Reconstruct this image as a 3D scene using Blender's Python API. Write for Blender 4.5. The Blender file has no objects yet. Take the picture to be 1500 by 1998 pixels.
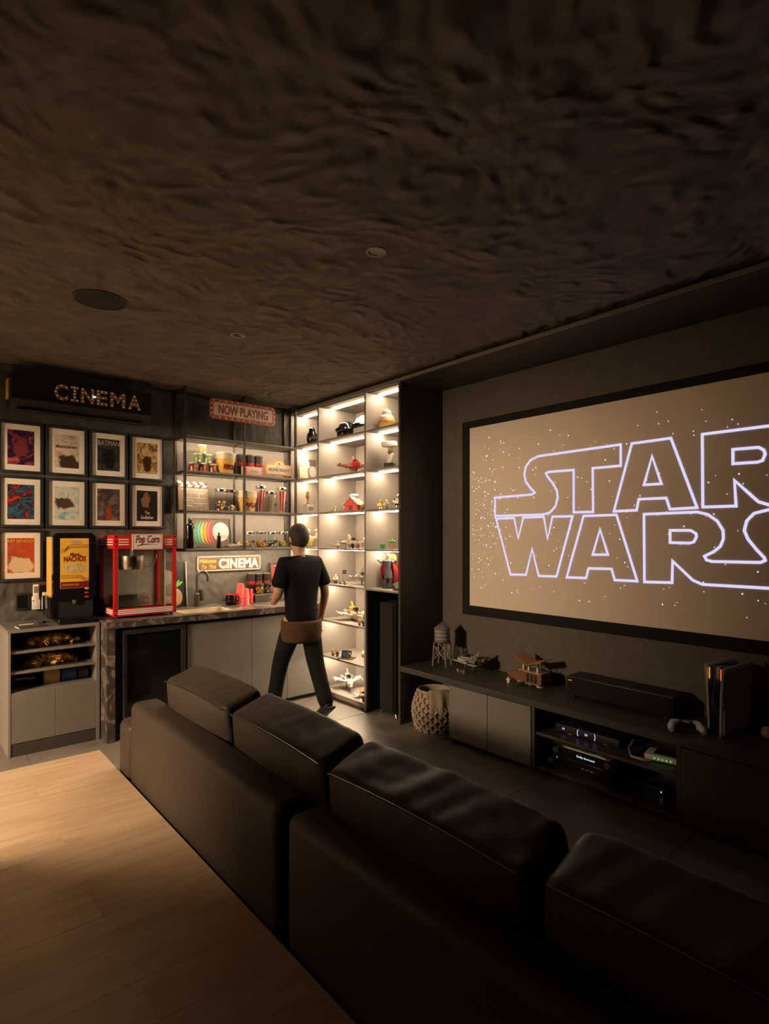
import bpy, bmesh, math, random
from mathutils import Vector, Matrix, Euler, noise
R = math.radians
random.seed(7)
scene = bpy.context.scene
C = scene.collection

# ---------------------------------------------------------------- camera, world, exposure
cam_data = bpy.data.cameras.new('camera')
cam_data.sensor_fit = 'HORIZONTAL'; cam_data.sensor_width = 36.0
cam_data.lens = 1109.0 / 1500.0 * 36.0
cam_data.shift_y = 47.0 / 1500.0
cam_data.clip_start = 0.05
cam = bpy.data.objects.new('camera', cam_data); C.objects.link(cam)
cam.location = (0, 0, 1.55); cam.rotation_euler = (R(90), 0, -math.atan2(947, 1109))
scene.camera = cam
world = bpy.data.worlds.new('world'); scene.world = world; world.use_nodes = True
world.node_tree.nodes['Background'].inputs[0].default_value = (0.02, 0.018, 0.016, 1)
world.node_tree.nodes['Background'].inputs[1].default_value = 0.0
scene.view_settings.view_transform = 'Standard'
scene.view_settings.look = 'None'
scene.view_settings.exposure = 0.0
scene.view_settings.gamma = 1.0
scene.view_settings.use_curve_mapping = False
scene.cycles.sample_clamp_indirect = 4.0
scene.cycles.max_bounces = 7; scene.cycles.diffuse_bounces = 4; scene.cycles.glossy_bounces = 2; scene.cycles.transmission_bounces = 2; scene.cycles.transparent_max_bounces = 10
scene.cycles.use_adaptive_sampling = True; scene.cycles.adaptive_threshold = 0.02
scene.cycles.caustics_reflective = False
scene.cycles.caustics_refractive = False
LED_COL = (1.0, 0.75, 0.49)
LED_CAB, LED_HANG, LAMP = 160.0, 88.0, 345.0

# ---------------------------------------------------------------- materials
def node_mat(name):
    m = bpy.data.materials.new(name); m.use_nodes = True
    nt = m.node_tree; return m, nt, nt.nodes['Principled BSDF']
def M(name, col, rough=0.5, metal=0.0, var=0.12, vscale=14.0, bump=0.0, bscale=60.0, emit=None, estr=0.0, stretch=None, spec=0.5, coat=0.0, detail=4.0, sheen=0.0):
    m, nt, p = node_mat(name)
    p.inputs['Roughness'].default_value = rough; p.inputs['Metallic'].default_value = metal
    p.inputs['Specular IOR Level'].default_value = spec
    if coat: p.inputs['Coat Weight'].default_value = coat
    if sheen: p.inputs['Sheen Weight'].default_value = sheen
    tc = nt.nodes.new('ShaderNodeTexCoord'); mp = nt.nodes.new('ShaderNodeMapping')
    nt.links.new(tc.outputs['Object'], mp.inputs['Vector'])
    if stretch: mp.inputs['Scale'].default_value = stretch
    nz = nt.nodes.new('ShaderNodeTexNoise'); nz.inputs['Scale'].default_value = vscale; nz.inputs['Detail'].default_value = detail
    nt.links.new(mp.outputs['Vector'], nz.inputs['Vector'])
    cr = nt.nodes.new('ShaderNodeValToRGB')
    cr.color_ramp.elements[0].position = 0.3; cr.color_ramp.elements[1].position = 0.7
    cr.color_ramp.elements[0].color = [c * (1 - var) for c in col[:3]] + [1]
    cr.color_ramp.elements[1].color = [min(1, c * (1 + var)) for c in col[:3]] + [1]
    nt.links.new(nz.outputs['Fac'], cr.inputs['Fac']); nt.links.new(cr.outputs['Color'], p.inputs['Base Color'])
    if bump:
        n2 = nt.nodes.new('ShaderNodeTexNoise'); n2.inputs['Scale'].default_value = bscale; n2.inputs['Detail'].default_value = 6
        nt.links.new(mp.outputs['Vector'], n2.inputs['Vector'])
        bp = nt.nodes.new('ShaderNodeBump'); bp.inputs['Strength'].default_value = bump; bp.inputs['Distance'].default_value = 0.01
        nt.links.new(n2.outputs['Fac'], bp.inputs['Height']); nt.links.new(bp.outputs['Normal'], p.inputs['Normal'])
    if emit:
        p.inputs['Emission Color'].default_value = (*emit, 1); p.inputs['Emission Strength'].default_value = estr
    return m
def glass_mat(name, tint=(0.95, 0.95, 0.93), rough=0.03, edge=0.85):
    """thin clear glass: see-through face-on, more mirror-like towards grazing angles"""
    m = bpy.data.materials.new(name); m.use_nodes = True; nt = m.node_tree
    nt.nodes.remove(nt.nodes['Principled BSDF']); out = nt.nodes['Material Output']
    t = nt.nodes.new('ShaderNodeBsdfTransparent'); t.inputs[0].default_value = (*tint, 1)
    g = nt.nodes.new('ShaderNodeBsdfGlossy'); g.inputs['Roughness'].default_value = rough
    f = nt.nodes.new('ShaderNodeLayerWeight'); f.inputs['Blend'].default_value = 0.5
    pw = nt.nodes.new('ShaderNodeMath'); pw.operation = 'POWER'; pw.inputs[1].default_value = 4.0
    ma = nt.nodes.new('ShaderNodeMath'); ma.operation = 'MULTIPLY_ADD'; ma.inputs[1].default_value = edge; ma.inputs[2].default_value = 0.03
    x = nt.nodes.new('ShaderNodeMixShader')
    nt.links.new(f.outputs['Facing'], pw.inputs[0]); nt.links.new(pw.outputs[0], ma.inputs[0]); nt.links.new(ma.outputs[0], x.inputs[0]); nt.links.new(t.outputs[0], x.inputs[1]); nt.links.new(g.outputs[0], x.inputs[2])
    nt.links.new(x.outputs[0], out.inputs['Surface']); return m
def plaster(name, col, strength=0.6, dist=0.03, rough=0.75, scale=1.0):
    """trowelled rough plaster: stretched ridges over broad swells"""
    m, nt, p = node_mat(name)
    tc = nt.nodes.new('ShaderNodeTexCoord')
    n0 = nt.nodes.new('ShaderNodeTexNoise'); n0.inputs['Scale'].default_value = 1.1; n0.inputs['Detail'].default_value = 2
    ma = nt.nodes.new('ShaderNodeVectorMath'); ma.operation = 'MULTIPLY_ADD'; ma.inputs[1].default_value = (0.5, 0.5, 0.5)
    nt.links.new(tc.outputs['Object'], n0.inputs['Vector']); nt.links.new(n0.outputs['Color'], ma.inputs[0]); nt.links.new(tc.outputs['Object'], ma.inputs[2])
    n1 = nt.nodes.new('ShaderNodeTexNoise'); n1.inputs['Scale'].default_value = 2.2 * scale; n1.inputs['Detail'].default_value = 4
    n2 = nt.nodes.new('ShaderNodeTexNoise'); n2.noise_type = 'RIDGED_MULTIFRACTAL'; n2.inputs['Scale'].default_value = 8.5 * scale; n2.inputs['Detail'].default_value = 7; n2.inputs['Roughness'].default_value = 0.58; n2.inputs['Lacunarity'].default_value = 2.1
    for n in (n1, n2): nt.links.new(ma.outputs[0], n.inputs['Vector'])
    mx = nt.nodes.new('ShaderNodeMath'); mx.operation = 'MULTIPLY_ADD'; mx.inputs[1].default_value = 0.5
    nt.links.new(n2.outputs['Fac'], mx.inputs[0]); nt.links.new(n1.outputs['Fac'], mx.inputs[2])
    bp = nt.nodes.new('ShaderNodeBump'); bp.inputs['Strength'].default_value = strength; bp.inputs['Distance'].default_value = dist
    nt.links.new(mx.outputs[0], bp.inputs['Height']); nt.links.new(bp.outputs['Normal'], p.inputs['Normal'])
    cr = nt.nodes.new('ShaderNodeValToRGB'); cr.color_ramp.elements[0].position = 0.38; cr.color_ramp.elements[1].position = 0.66
    cr.color_ramp.elements[0].color = [c * 0.75 for c in col] + [1]; cr.color_ramp.elements[1].color = [c * 1.22 for c in col] + [1]
    n3 = nt.nodes.new('ShaderNodeTexNoise'); n3.inputs['Scale'].default_value = 6.0 * scale; n3.inputs['Detail'].default_value = 8; n3.inputs['Roughness'].default_value = 0.65
    nt.links.new(ma.outputs[0], n3.inputs['Vector'])
    nt.links.new(n3.outputs['Fac'], cr.inputs['Fac']); nt.links.new(cr.outputs['Color'], p.inputs['Base Color'])
    p.inputs['Roughness'].default_value = rough; return m
def wood(name, a, b, rough=0.42, scale=(1.0, 9.0, 9.0)):
    m, nt, p = node_mat(name)
    tc = nt.nodes.new('ShaderNodeTexCoord'); mp = nt.nodes.new('ShaderNodeMapping'); mp.inputs['Scale'].default_value = scale
    oi = nt.nodes.new('ShaderNodeObjectInfo'); ad = nt.nodes.new('ShaderNodeVectorMath'); ad.operation = 'ADD'
    cx = nt.nodes.new('ShaderNodeCombineXYZ'); ml = nt.nodes.new('ShaderNodeMath'); ml.operation = 'MULTIPLY'; ml.inputs[1].default_value = 37.0
    nt.links.new(oi.outputs['Random'], ml.inputs[0]); nt.links.new(ml.outputs[0], cx.inputs[0]); nt.links.new(ml.outputs[0], cx.inputs[1])
    nt.links.new(tc.outputs['Object'], ad.inputs[0]); nt.links.new(cx.outputs[0], ad.inputs[1]); nt.links.new(ad.outputs[0], mp.inputs['Vector'])
    nz = nt.nodes.new('ShaderNodeTexNoise'); nz.inputs['Scale'].default_value = 2.2; nz.inputs['Detail'].default_value = 7; nz.inputs['Distortion'].default_value = 0.6
    nt.links.new(mp.outputs[0], nz.inputs['Vector'])
    cr = nt.nodes.new('ShaderNodeValToRGB'); cr.color_ramp.elements[0].position = 0.3; cr.color_ramp.elements[1].position = 0.66
    cr.color_ramp.elements[0].color = [*a, 1]; cr.color_ramp.elements[1].color = [*b, 1]
    nt.links.new(nz.outputs['Fac'], cr.inputs['Fac']); nt.links.new(cr.outputs['Color'], p.inputs['Base Color'])
    bp = nt.nodes.new('ShaderNodeBump'); bp.inputs['Strength'].default_value = 0.08; bp.inputs['Distance'].default_value = 0.004
    nt.links.new(nz.outputs['Fac'], bp.inputs['Height']); nt.links.new(bp.outputs['Normal'], p.inputs['Normal'])
    p.inputs['Roughness'].default_value = rough; return m
def marble(name):
    m, nt, p = node_mat(name)
    tc = nt.nodes.new('ShaderNodeTexCoord')
    nz = nt.nodes.new('ShaderNodeTexNoise'); nz.inputs['Scale'].default_value = 3.5; nz.inputs['Detail'].default_value = 9; nz.inputs['Distortion'].default_value = 2.4
    nt.links.new(tc.outputs['Object'], nz.inputs['Vector'])
    cr = nt.nodes.new('ShaderNodeValToRGB'); e = cr.color_ramp.elements
    e[0].position = 0.30; e[0].color = (0.035, 0.03, 0.027, 1); e[1].position = 0.78; e[1].color = (0.22, 0.18, 0.15, 1)
    k = e.new(0.52); k.color = (0.07, 0.058, 0.05, 1); k = e.new(0.56); k.color = (0.26, 0.21, 0.175, 1); k = e.new(0.60); k.color = (0.085, 0.07, 0.06, 1)
    nt.links.new(nz.outputs['Fac'], cr.inputs['Fac']); nt.links.new(cr.outputs['Color'], p.inputs['Base Color'])
    p.inputs['Roughness'].default_value = 0.28; return m
def tile_mat(name):
    m, nt, p = node_mat(name)
    tc = nt.nodes.new('ShaderNodeTexCoord')
    nz = nt.nodes.new('ShaderNodeTexNoise'); nz.inputs['Scale'].default_value = 5; nz.inputs['Detail'].default_value = 6
    vo = nt.nodes.new('ShaderNodeTexVoronoi'); vo.inputs['Scale'].default_value = 16
    for n in (nz, vo): nt.links.new(tc.outputs['Object'], n.inputs['Vector'])
    cr = nt.nodes.new('ShaderNodeValToRGB'); cr.color_ramp.elements[0].color = (0.15, 0.135, 0.12, 1); cr.color_ramp.elements[1].color = (0.25, 0.22, 0.19, 1)
    nt.links.new(nz.outputs['Fac'], cr.inputs['Fac'])
    r2 = nt.nodes.new('ShaderNodeValToRGB'); r2.color_ramp.elements[0].position = 0.06; r2.color_ramp.elements[1].position = 0.10
    r2.color_ramp.elements[0].color = (1, 1, 1, 1); r2.color_ramp.elements[1].color = (0, 0, 0, 1)
    nt.links.new(vo.outputs['Distance'], r2.inputs['Fac'])
    mx = nt.nodes.new('ShaderNodeMix'); mx.data_type = 'RGBA'
    nt.links.new(r2.outputs['Color'], mx.inputs[0]); nt.links.new(cr.outputs['Color'], mx.inputs[6]); mx.inputs[7].default_value = (0.34, 0.30, 0.26, 1)
    nt.links.new(mx.outputs[2], p.inputs['Base Color'])
    rr = nt.nodes.new('ShaderNodeMapRange'); rr.inputs[3].default_value = 0.30; rr.inputs[4].default_value = 0.48
    nt.links.new(nz.outputs['Fac'], rr.inputs[0]); nt.links.new(rr.outputs[0], p.inputs['Roughness']); return m
def art_mat(name, pal, scale=2.2, seed=0.0, dist=1.5, rough=0.35, mass=None, centre=(0.0, 0.0, -0.04), size=(0.055, 1.0, 0.085)):
    """abstract print: flowing bands of the palette, optionally with one ragged-edged dark mass in the middle"""
    m, nt, p = node_mat(name)
    tc = nt.nodes.new('ShaderNodeTexCoord'); mp = nt.nodes.new('ShaderNodeMapping'); mp.inputs['Location'].default_value = (seed, seed * 1.7, seed * 0.6)
    nt.links.new(tc.outputs['Object'], mp.inputs['Vector'])
    nz = nt.nodes.new('ShaderNodeTexNoise'); nz.inputs['Scale'].default_value = scale * 6; nz.inputs['Detail'].default_value = 8; nz.inputs['Distortion'].default_value = dist; nz.inputs['Roughness'].default_value = 0.62
    nt.links.new(mp.outputs[0], nz.inputs['Vector'])
    cr = nt.nodes.new('ShaderNodeValToRGB'); e = cr.color_ramp.elements
    n = len(pal)
    while len(e) < n: e.new(0.5)
    for i, c in enumerate(pal):
        e[i].position = 0.34 + 0.32 * i / (n - 1); e[i].color = (*c, 1)
    nt.links.new(nz.outputs['Fac'], cr.inputs['Fac']); last = cr.outputs['Color']
    if mass:
        m2 = nt.nodes.new('ShaderNodeMapping'); m2.vector_type = 'TEXTURE'; m2.inputs['Location'].default_value = centre; m2.inputs['Scale'].default_value = size
        nt.links.new(tc.outputs['Object'], m2.inputs['Vector'])
        ln = nt.nodes.new('ShaderNodeVectorMath'); ln.operation = 'LENGTH'; nt.links.new(m2.outputs[0], ln.inputs[0])
        n2 = nt.nodes.new('ShaderNodeTexNoise'); n2.inputs['Scale'].default_value = 22; n2.inputs['Detail'].default_value = 5; nt.links.new(mp.outputs[0], n2.inputs['Vector'])
        ad = nt.nodes.new('ShaderNodeMath'); ad.operation = 'MULTIPLY_ADD'; ad.inputs[1].default_value = 1.6; nt.links.new(n2.outputs['Fac'], ad.inputs[0]); nt.links.new(ln.outputs['Value'], ad.inputs[2])
        r2 = nt.nodes.new('ShaderNodeValToRGB'); r2.color_ramp.elements[0].position = 0.78; r2.color_ramp.elements[1].position = 0.92; r2.color_ramp.elements[0].color = (1, 1, 1, 1); r2.color_ramp.elements[1].color = (0, 0, 0, 1)
        dv = nt.nodes.new('ShaderNodeMath'); dv.operation = 'MULTIPLY'; dv.inputs[1].default_value = 0.5; nt.links.new(ad.outputs[0], dv.inputs[0]); nt.links.new(dv.outputs[0], r2.inputs['Fac'])
        mx = nt.nodes.new('ShaderNodeMix'); mx.data_type = 'RGBA'; nt.links.new(r2.outputs['Color'], mx.inputs[0]); nt.links.new(last, mx.inputs[6]); mx.inputs[7].default_value = (*mass, 1); last = mx.outputs[2]
    nt.links.new(last, p.inputs['Base Color'])
    p.inputs['Roughness'].default_value = rough; return m
def glow(name, col, s):
    m = bpy.data.materials.new(name); m.use_nodes = True; nt = m.node_tree
    nt.nodes.remove(nt.nodes['Principled BSDF']); e = nt.nodes.new('ShaderNodeEmission')
    e.inputs[0].default_value = (*col, 1); e.inputs[1].default_value = s
    nt.links.new(e.outputs[0], nt.nodes['Material Output'].inputs['Surface']); return m

MT = dict(
    ceiling=plaster('ceiling_plaster', (0.165, 0.143, 0.121), 1.0, 0.12), wall=plaster('wall_plaster', (0.075, 0.070, 0.061), 0.8, 0.06),
    hall=M('hall_paint', (0.25, 0.22, 0.18), 0.8),
    wall_smooth=M('screen_wall_paint', (0.115, 0.098, 0.078), 0.8, bump=0.1), tile=tile_mat('floor_tile'), grout=M('grout', (0.12, 0.10, 0.085), 0.9),
    oak=wood('oak_planks', (0.45, 0.315, 0.20), (0.58, 0.425, 0.285)), stone=marble('dark_marble'),
    greige=M('greige_laminate', (0.26, 0.235, 0.21), 0.5, var=0.04), greige_door=M('grey_door_laminate', (0.19, 0.176, 0.155), 0.45, var=0.05),
    charcoal=M('charcoal_laminate', (0.055, 0.050, 0.042), 0.42, var=0.15, stretch=(4, 1, 30)), black=M('matte_black', (0.012, 0.012, 0.012), 0.55),
    black_gloss=M('gloss_black', (0.008, 0.008, 0.009), 0.12), black_metal=M('black_metal', (0.045, 0.038, 0.032), 0.4, 0.3), velvet=M('black_velvet', (0.006, 0.006, 0.006), 0.9),
    white=M('white_plastic', (0.78, 0.76, 0.72), 0.4, var=0.03), mat_white=M('picture_mat', (0.72, 0.66, 0.58), 0.8, var=0.03), cream=M('cream', (0.72, 0.62, 0.47), 0.5),
    red=M('red_enamel', (0.55, 0.02, 0.015), 0.25, var=0.05), red_dark=M('dark_red', (0.25, 0.02, 0.015), 0.4), red_soft=M('pink_red_plastic', (0.85, 0.10, 0.09), 0.3, var=0.05),
    steel=M('steel', (0.62, 0.58, 0.52), 0.22, 1.0, var=0.05), chrome=M('chrome', (0.8, 0.78, 0.74), 0.08, 1.0, var=0.02), gold=M('gold', (0.85, 0.52, 0.13), 0.22, 1.0), gunmetal=M('gunmetal', (0.10, 0.095, 0.09), 0.35, 0.7),
    glass=glass_mat('clear_glass'), dark_glass=M('smoked_glass', (0.006, 0.007, 0.007), 0.06), screen=M('screen_fabric', (0.86, 0.73, 0.60), 0.85, var=0.02, bump=0.02, bscale=300),
    yellow=M('yellow_print', (0.85, 0.50, 0.06), 0.4, var=0.05), orange=M('orange', (0.85, 0.30, 0.03), 0.4), green=M('green', (0.16, 0.45, 0.10), 0.45), teal=M('teal', (0.06, 0.34, 0.32), 0.45),
    blue=M('blue', (0.04, 0.10, 0.35), 0.4), brown=M('brown', (0.20, 0.09, 0.035), 0.55), tan=M('tan', (0.50, 0.33, 0.18), 0.6), maroon=M('maroon', (0.20, 0.015, 0.012), 0.4),
    lgrey=M('light_grey_plastic', (0.45, 0.43, 0.39), 0.4), mgrey=M('mid_grey_plastic', (0.20, 0.19, 0.17), 0.4), dgrey=M('dark_grey_plastic', (0.07, 0.065, 0.06), 0.4),
    leather=M('dark_leather', (0.048, 0.036, 0.027), 0.56, spec=0.28, var=0.10, vscale=25, bump=0.06, bscale=260), leather_seam=M('leather_piping', (0.02, 0.016, 0.013), 0.45),
    rope=M('grey_rope', (0.42, 0.34, 0.26), 0.85, bump=0.3, bscale=200), cloth=M('throw_cloth', (0.36, 0.29, 0.22), 0.9, bump=0.3, bscale=150),
    skin=M('skin', (0.50, 0.28, 0.18), 0.5, var=0.05), hair=M('dark_hair', (0.02, 0.014, 0.01), 0.75, bump=0.6, bscale=90, stretch=(1, 1, 0.2)), tee=M('black_cotton', (0.006, 0.006, 0.007), 0.85, spec=0.12, bump=0.2, bscale=40), trousers=M('dark_trousers', (0.010, 0.010, 0.011), 0.85, spec=0.12, bump=0.2, bscale=40), brown_cloth=M('brown_cloth', (0.075, 0.042, 0.024), 0.85, spec=0.12, bump=0.2, bscale=40),
    led=glow('warm_led', LED_COL, LED_CAB), led_hang=glow('warm_led_wall_shelf', LED_COL, LED_HANG), led_under=glow('warm_led_worktop', LED_COL, LED_HANG * 2.6), lampshade=glow('lit_lampshade', (1.0, 0.71, 0.45), LAMP),
    proj=glow('projected_light', (0.66, 0.62, 1.0), 1.1), star=glow('projected_star', (0.8, 0.85, 1.0), 1.6),
    led_violet=glow('violet_display', (0.45, 0.38, 1.0), 2.0), led_green=glow('green_indicator', (0.15, 1.0, 0.15), 0.6), led_red=glow('red_indicator', (1.0, 0.12, 0.04), 1.5), led_blue=glow('blue_indicator', (0.4, 0.5, 1.0), 2.0), led_white=glow('white_display', (0.75, 0.85, 1.0), 1.0), led_amber=glow('amber_indicator', (1.0, 0.45, 0.05), 1.2),
    bulb=glow('unlit_bulb_glow', (1.0, 0.62, 0.28), 0.35),  # faint glow given to marquee dots that are not lit
)

# ---------------------------------------------------------------- mesh helpers
class B:
    """collects shapes in one bmesh; build() links them as one mesh object"""
    def __init__(s): s.bm = bmesh.new()
    def _merge(s, t, m, mat4=None):
        if mat4 is not None: bmesh.ops.transform(t, matrix=mat4, verts=t.verts)
        for f in t.faces: f.material_index = m
        me = bpy.data.meshes.new('tmp'); t.to_mesh(me); t.free(); s.bm.from_mesh(me); bpy.data.meshes.remove(me); return s
    def bx(s, x0, x1, y0, y1, z0, z1, bev=0.0, m=0, seg=2, rot=None):
        t = bmesh.new(); bmesh.ops.create_cube(t, size=1.0)
        bmesh.ops.scale(t, vec=(abs(x1 - x0), abs(y1 - y0), abs(z1 - z0)), verts=t.verts)
        if bev: bmesh.ops.bevel(t, geom=t.edges[:], offset=bev, segments=seg, affect='EDGES', profile=0.5)
        mt = Matrix.Translation(((x0 + x1) / 2, (y0 + y1) / 2, (z0 + z1) / 2))
        if rot: mt = mt @ Euler(rot).to_matrix().to_4x4()
        return s._merge(t, m, mt)
    def cyl(s, p0, p1, r0, r1=None, n=16, m=0):
        r1 = r0 if r1 is None else r1
        a, b = Vector(p0), Vector(p1); d = b - a
        t = bmesh.new(); bmesh.ops.create_cone(t, cap_ends=True, segments=n, radius1=r0, radius2=max(r1, 1e-4), depth=d.length)
        q = Vector((0, 0, 1)).rotation_difference(d.normalized()).to_matrix().to_4x4()
        return s._merge(t, m, Matrix.Translation((a + b) / 2) @ q)
    def sph(s, c, r, u=16, v=10, m=0, rot=None):
        r = (r, r, r) if isinstance(r, (int, float)) else r
        t = bmesh.new(); bmesh.ops.create_uvsphere(t, u_segments=u, v_segments=v, radius=1.0)
        mt = Matrix.Translation(c)
        if rot: mt = mt @ Euler(rot).to_matrix().to_4x4()
        return s._merge(t, m, mt @ Matrix.Diagonal((*r, 1)))
    def lathe(s, prof, n=24, c=(0, 0, 0), m=0, sx=1.0, sy=1.0):
        t = bmesh.new(); rings = []
        for r, z in prof:
            if r < 1e-5: rings.append([t.verts.new((c[0], c[1], c[2] + z))])
            else: rings.append([t.verts.new((c[0] + sx * r * math.cos(2 * math.pi * i / n), c[1] + sy * r * math.sin(2 * math.pi * i / n), c[2] + z)) for i in range(n)])
        for a, b in zip(rings, rings[1:]):
            for i in range(n):
                j = (i + 1) % n
                if len(a) == 1 and len(b) == 1: break
                if len(a) == 1: t.faces.new((a[0], b[j], b[i]))
                elif len(b) == 1: t.faces.new((a[i], a[j], b[0]))
                else: t.faces.new((a[i], a[j], b[j], b[i]))
        return s._merge(t, m)
    def tube(s, path, r, n=8, m=0, closed=False):
        t = bmesh.new(); P = [Vector(p) for p in path]; k = len(P); rings = []
        rad = r if isinstance(r, (list, tuple)) else [r] * k
        up = None
        for i in range(k):
            if closed: d = P[(i + 1) % k] - P[i - 1]
            else: d = P[min(i + 1, k - 1)] - P[max(i - 1, 0)]
            d.normalize()
            if up is None: up = d.orthogonal().normalized()
            up = (up - d * up.dot(d))
            up = up.normalized() if up.length > 1e-6 else d.orthogonal().normalized()
            w = d.cross(up)
            rings.append([t.verts.new(P[i] + rad[i] * (math.cos(2 * math.pi * j / n) * up + math.sin(2 * math.pi * j / n) * w)) for j in range(n)])
        for i in range(k if closed else k - 1):
            a, b = rings[i], rings[(i + 1) % k]
            for j in range(n): t.faces.new((a[j], a[(j + 1) % n], b[(j + 1) % n], b[j]))
        if not closed:
            t.faces.new(rings[0][::-1]); t.faces.new(rings[-1])
        return s._merge(t, m)
    def prism(s, poly, a, b, axis='y', m=0):
        """extrude a 2D outline: axis y: (x,z) from y=a to b; axis x: (y,z); axis z: (x,y)"""
        f = {'y': lambda p, q: (p[0], q, p[1]), 'x': lambda p, q: (q, p[0], p[1]), 'z': lambda p, q: (p[0], p[1], q)}[axis]
        t = bmesh.new(); A = [t.verts.new(f(p, a)) for p in poly]; Bv = [t.verts.new(f(p, b)) for p in poly]; n = len(poly)
        t.faces.new(A); t.faces.new(Bv[::-1])
        for i in range(n): t.faces.new((A[i], Bv[i], Bv[(i + 1) % n], A[(i + 1) % n]))
        bmesh.ops.recalc_face_normals(t, faces=t.faces[:]); return s._merge(t, m)
    def ring(s, x0, x1, z0, z1, w, y0, y1, m=0, bev=0.0):
        """rectangular frame in the xz plane, border w"""
        s.bx(x0, x1, y0, y1, z0, z0 + w, bev, m); s.bx(x0, x1, y0, y1, z1 - w, z1, bev, m)
        s.bx(x0, x0 + w, y0, y1, z0 + w, z1 - w, bev, m); s.bx(x1 - w, x1, y0, y1, z0 + w, z1 - w, bev, m); return s
    def mesh(s, me, mat4=None, m=0):
        t = bmesh.new(); t.from_mesh(me); bpy.data.meshes.remove(me); return s._merge(t, m, mat4)
    def build(s, name, mats, parent=None, smooth=True, loc=None):
        me = bpy.data.meshes.new(name); bmesh.ops.recalc_face_normals(s.bm, faces=s.bm.faces[:]); s.bm.to_mesh(me); s.bm.free()
        for k in (mats if isinstance(mats, (list, tuple)) else [mats]): me.materials.append(MT[k] if isinstance(k, str) else k)
        if smooth:
            me.polygons.foreach_set('use_smooth', [True] * len(me.polygons))
            me.set_sharp_from_angle(angle=R(35))
        o = bpy.data.objects.new(name, me); C.objects.link(o); o.parent = parent
        if loc: o.location = loc
        return o
def tag(o, label, cat, group=None, kind=None):
    o['label'] = label; o['category'] = cat
    if group: o['group'] = group
    if kind: o['kind'] = kind
    return o
def struct(o): o['kind'] = 'structure'; return o
def thing(name, label, cat, loc=(0, 0, 0), rz=0.0, group=None, rot=None):
    o = bpy.data.objects.new(name, None); C.objects.link(o); o.empty_display_size = 0.05
    o.location = loc; o.rotation_euler = rot if rot else (0, 0, R(rz)); return tag(o, label, cat, group)
def copy_tree(o, parent=None):
    c = o.copy(); C.objects.link(c); c.parent = parent
    for ch in list(o.children): copy_tree(ch, c)
    return c
def dup(o, loc, label, rz=None, scale=None):
    c = copy_tree(o); c.location = loc; c['label'] = label
    if rz is not None: c.rotation_euler = (0, 0, R(rz))
    if scale: c.scale = (scale, scale, scale)
    return c
def text_mesh(txt, size=0.1, width=None, depth=0.001, shear=0.0, bold=0.0, align='CENTER', spacing=1.0):
    """flat lettering standing in the xz plane, facing -y, centred on its own middle (returns a mesh)"""
    cu = bpy.data.curves.new('t', 'FONT'); cu.body = txt; cu.size = size; cu.extrude = depth / 2; cu.shear = shear; cu.offset = bold
    cu.align_x = align; cu.align_y = 'CENTER'; cu.space_character = spacing; cu.resolution_u = 3
    ob = bpy.data.objects.new('t', cu); C.objects.link(ob)
    dg = bpy.context.evaluated_depsgraph_get(); dg.update()
    me = bpy.data.meshes.new_from_object(ob.evaluated_get(dg)); bpy.data.objects.remove(ob); bpy.data.curves.remove(cu)
    me.transform(Matrix.Rotation(R(90), 4, 'X'))
    xs = [v.co.x for v in me.vertices]; zs = [v.co.z for v in me.vertices]
    w = max(xs) - min(xs); me.transform(Matrix.Translation((-(max(xs) + min(xs)) / 2, 0, -(max(zs) + min(zs)) / 2)))
    if width: me.transform(Matrix.Diagonal((width / w, 1, 1, 1)))
    return me
def text(txt, parent, mat, loc, size, width=None, name='lettering', **kw):
    b = B(); b.mesh(text_mesh(txt, size, width, **kw)); o = b.build(name, mat, parent, smooth=False); o.location = loc; return o
# ---------------------------------------------------------------- the room
X0, X1, Y0, Y1, ZC = -1.0, 3.63, -1.6, 5.2, 2.88
floor = struct(B().bx(X0 - .1, X1 + .1, Y0 - .1, Y1 + .1, -0.06, -0.006).build('floor', 'grout'))
xs = [-1.0, -0.216, 0.684, 1.584, 2.484, 3.384, 3.63]; ys = [-1.6, -1.5, -0.6, 0.3, 1.2, 2.1, 3.0, 3.9, 4.8, 5.2]
for a, b in zip(xs, xs[1:]):
    for c, d in zip(ys, ys[1:]):
        if b < 0.9 and d < 3.95: continue
        B().bx(a + .0015, b - .0015, c + .0015, d - .0015, -0.012, 0.0, 0.001, seg=1).build('tile', 'tile', floor)
riser = struct(B().bx(X0, 0.978, Y0, 3.978, 0.0, 0.154).build('floor_riser', 'charcoal'))
y = 3.985; row = 0
while y > Y0:
    yb = max(y - 0.195, Y0); x = 0.985; first = (0.75, 1.25, 0.42)[row % 3]
    while x > X0:
        xa = max(x - first, X0); first = 1.35
        B().bx(xa + .0002, x - .0002, yb + .0002, y - .0002, 0.154, 0.17, 0.0005, seg=1).build('plank', 'oak', riser)
        x = xa
    y = yb; row += 1
struct(B().bx(X0 - .1, X1 + .1, Y1, Y1 + .1, -0.06, ZC + .1).build('wall_back', 'wall'))
struct(B().bx(X1, X1 + .1, Y0, Y1, -0.06, ZC + .1).build('wall_right', 'wall_smooth'))
wl = B().bx(X0 - .1, X0, Y0, 3.04, -0.06, ZC + .1); wl.bx(X0 - .1, X0, 5.08, Y1, -0.06, ZC + .1); wl.bx(X0 - .1, X0, 3.04, 5.08, 2.17, ZC + .1)   # doorway to the lit hall
struct(wl.build('wall_left', 'wall', smooth=False))
HX = -3.6
struct(B().bx(HX, X0 - .1, 1.6, 5.3, -0.06, 0.0).build('floor_hall', 'tile'))
struct(B().bx(HX, X0 - .1, 1.6, 5.3, 2.5, 2.6).build('ceiling_hall', 'hall'))
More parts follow.
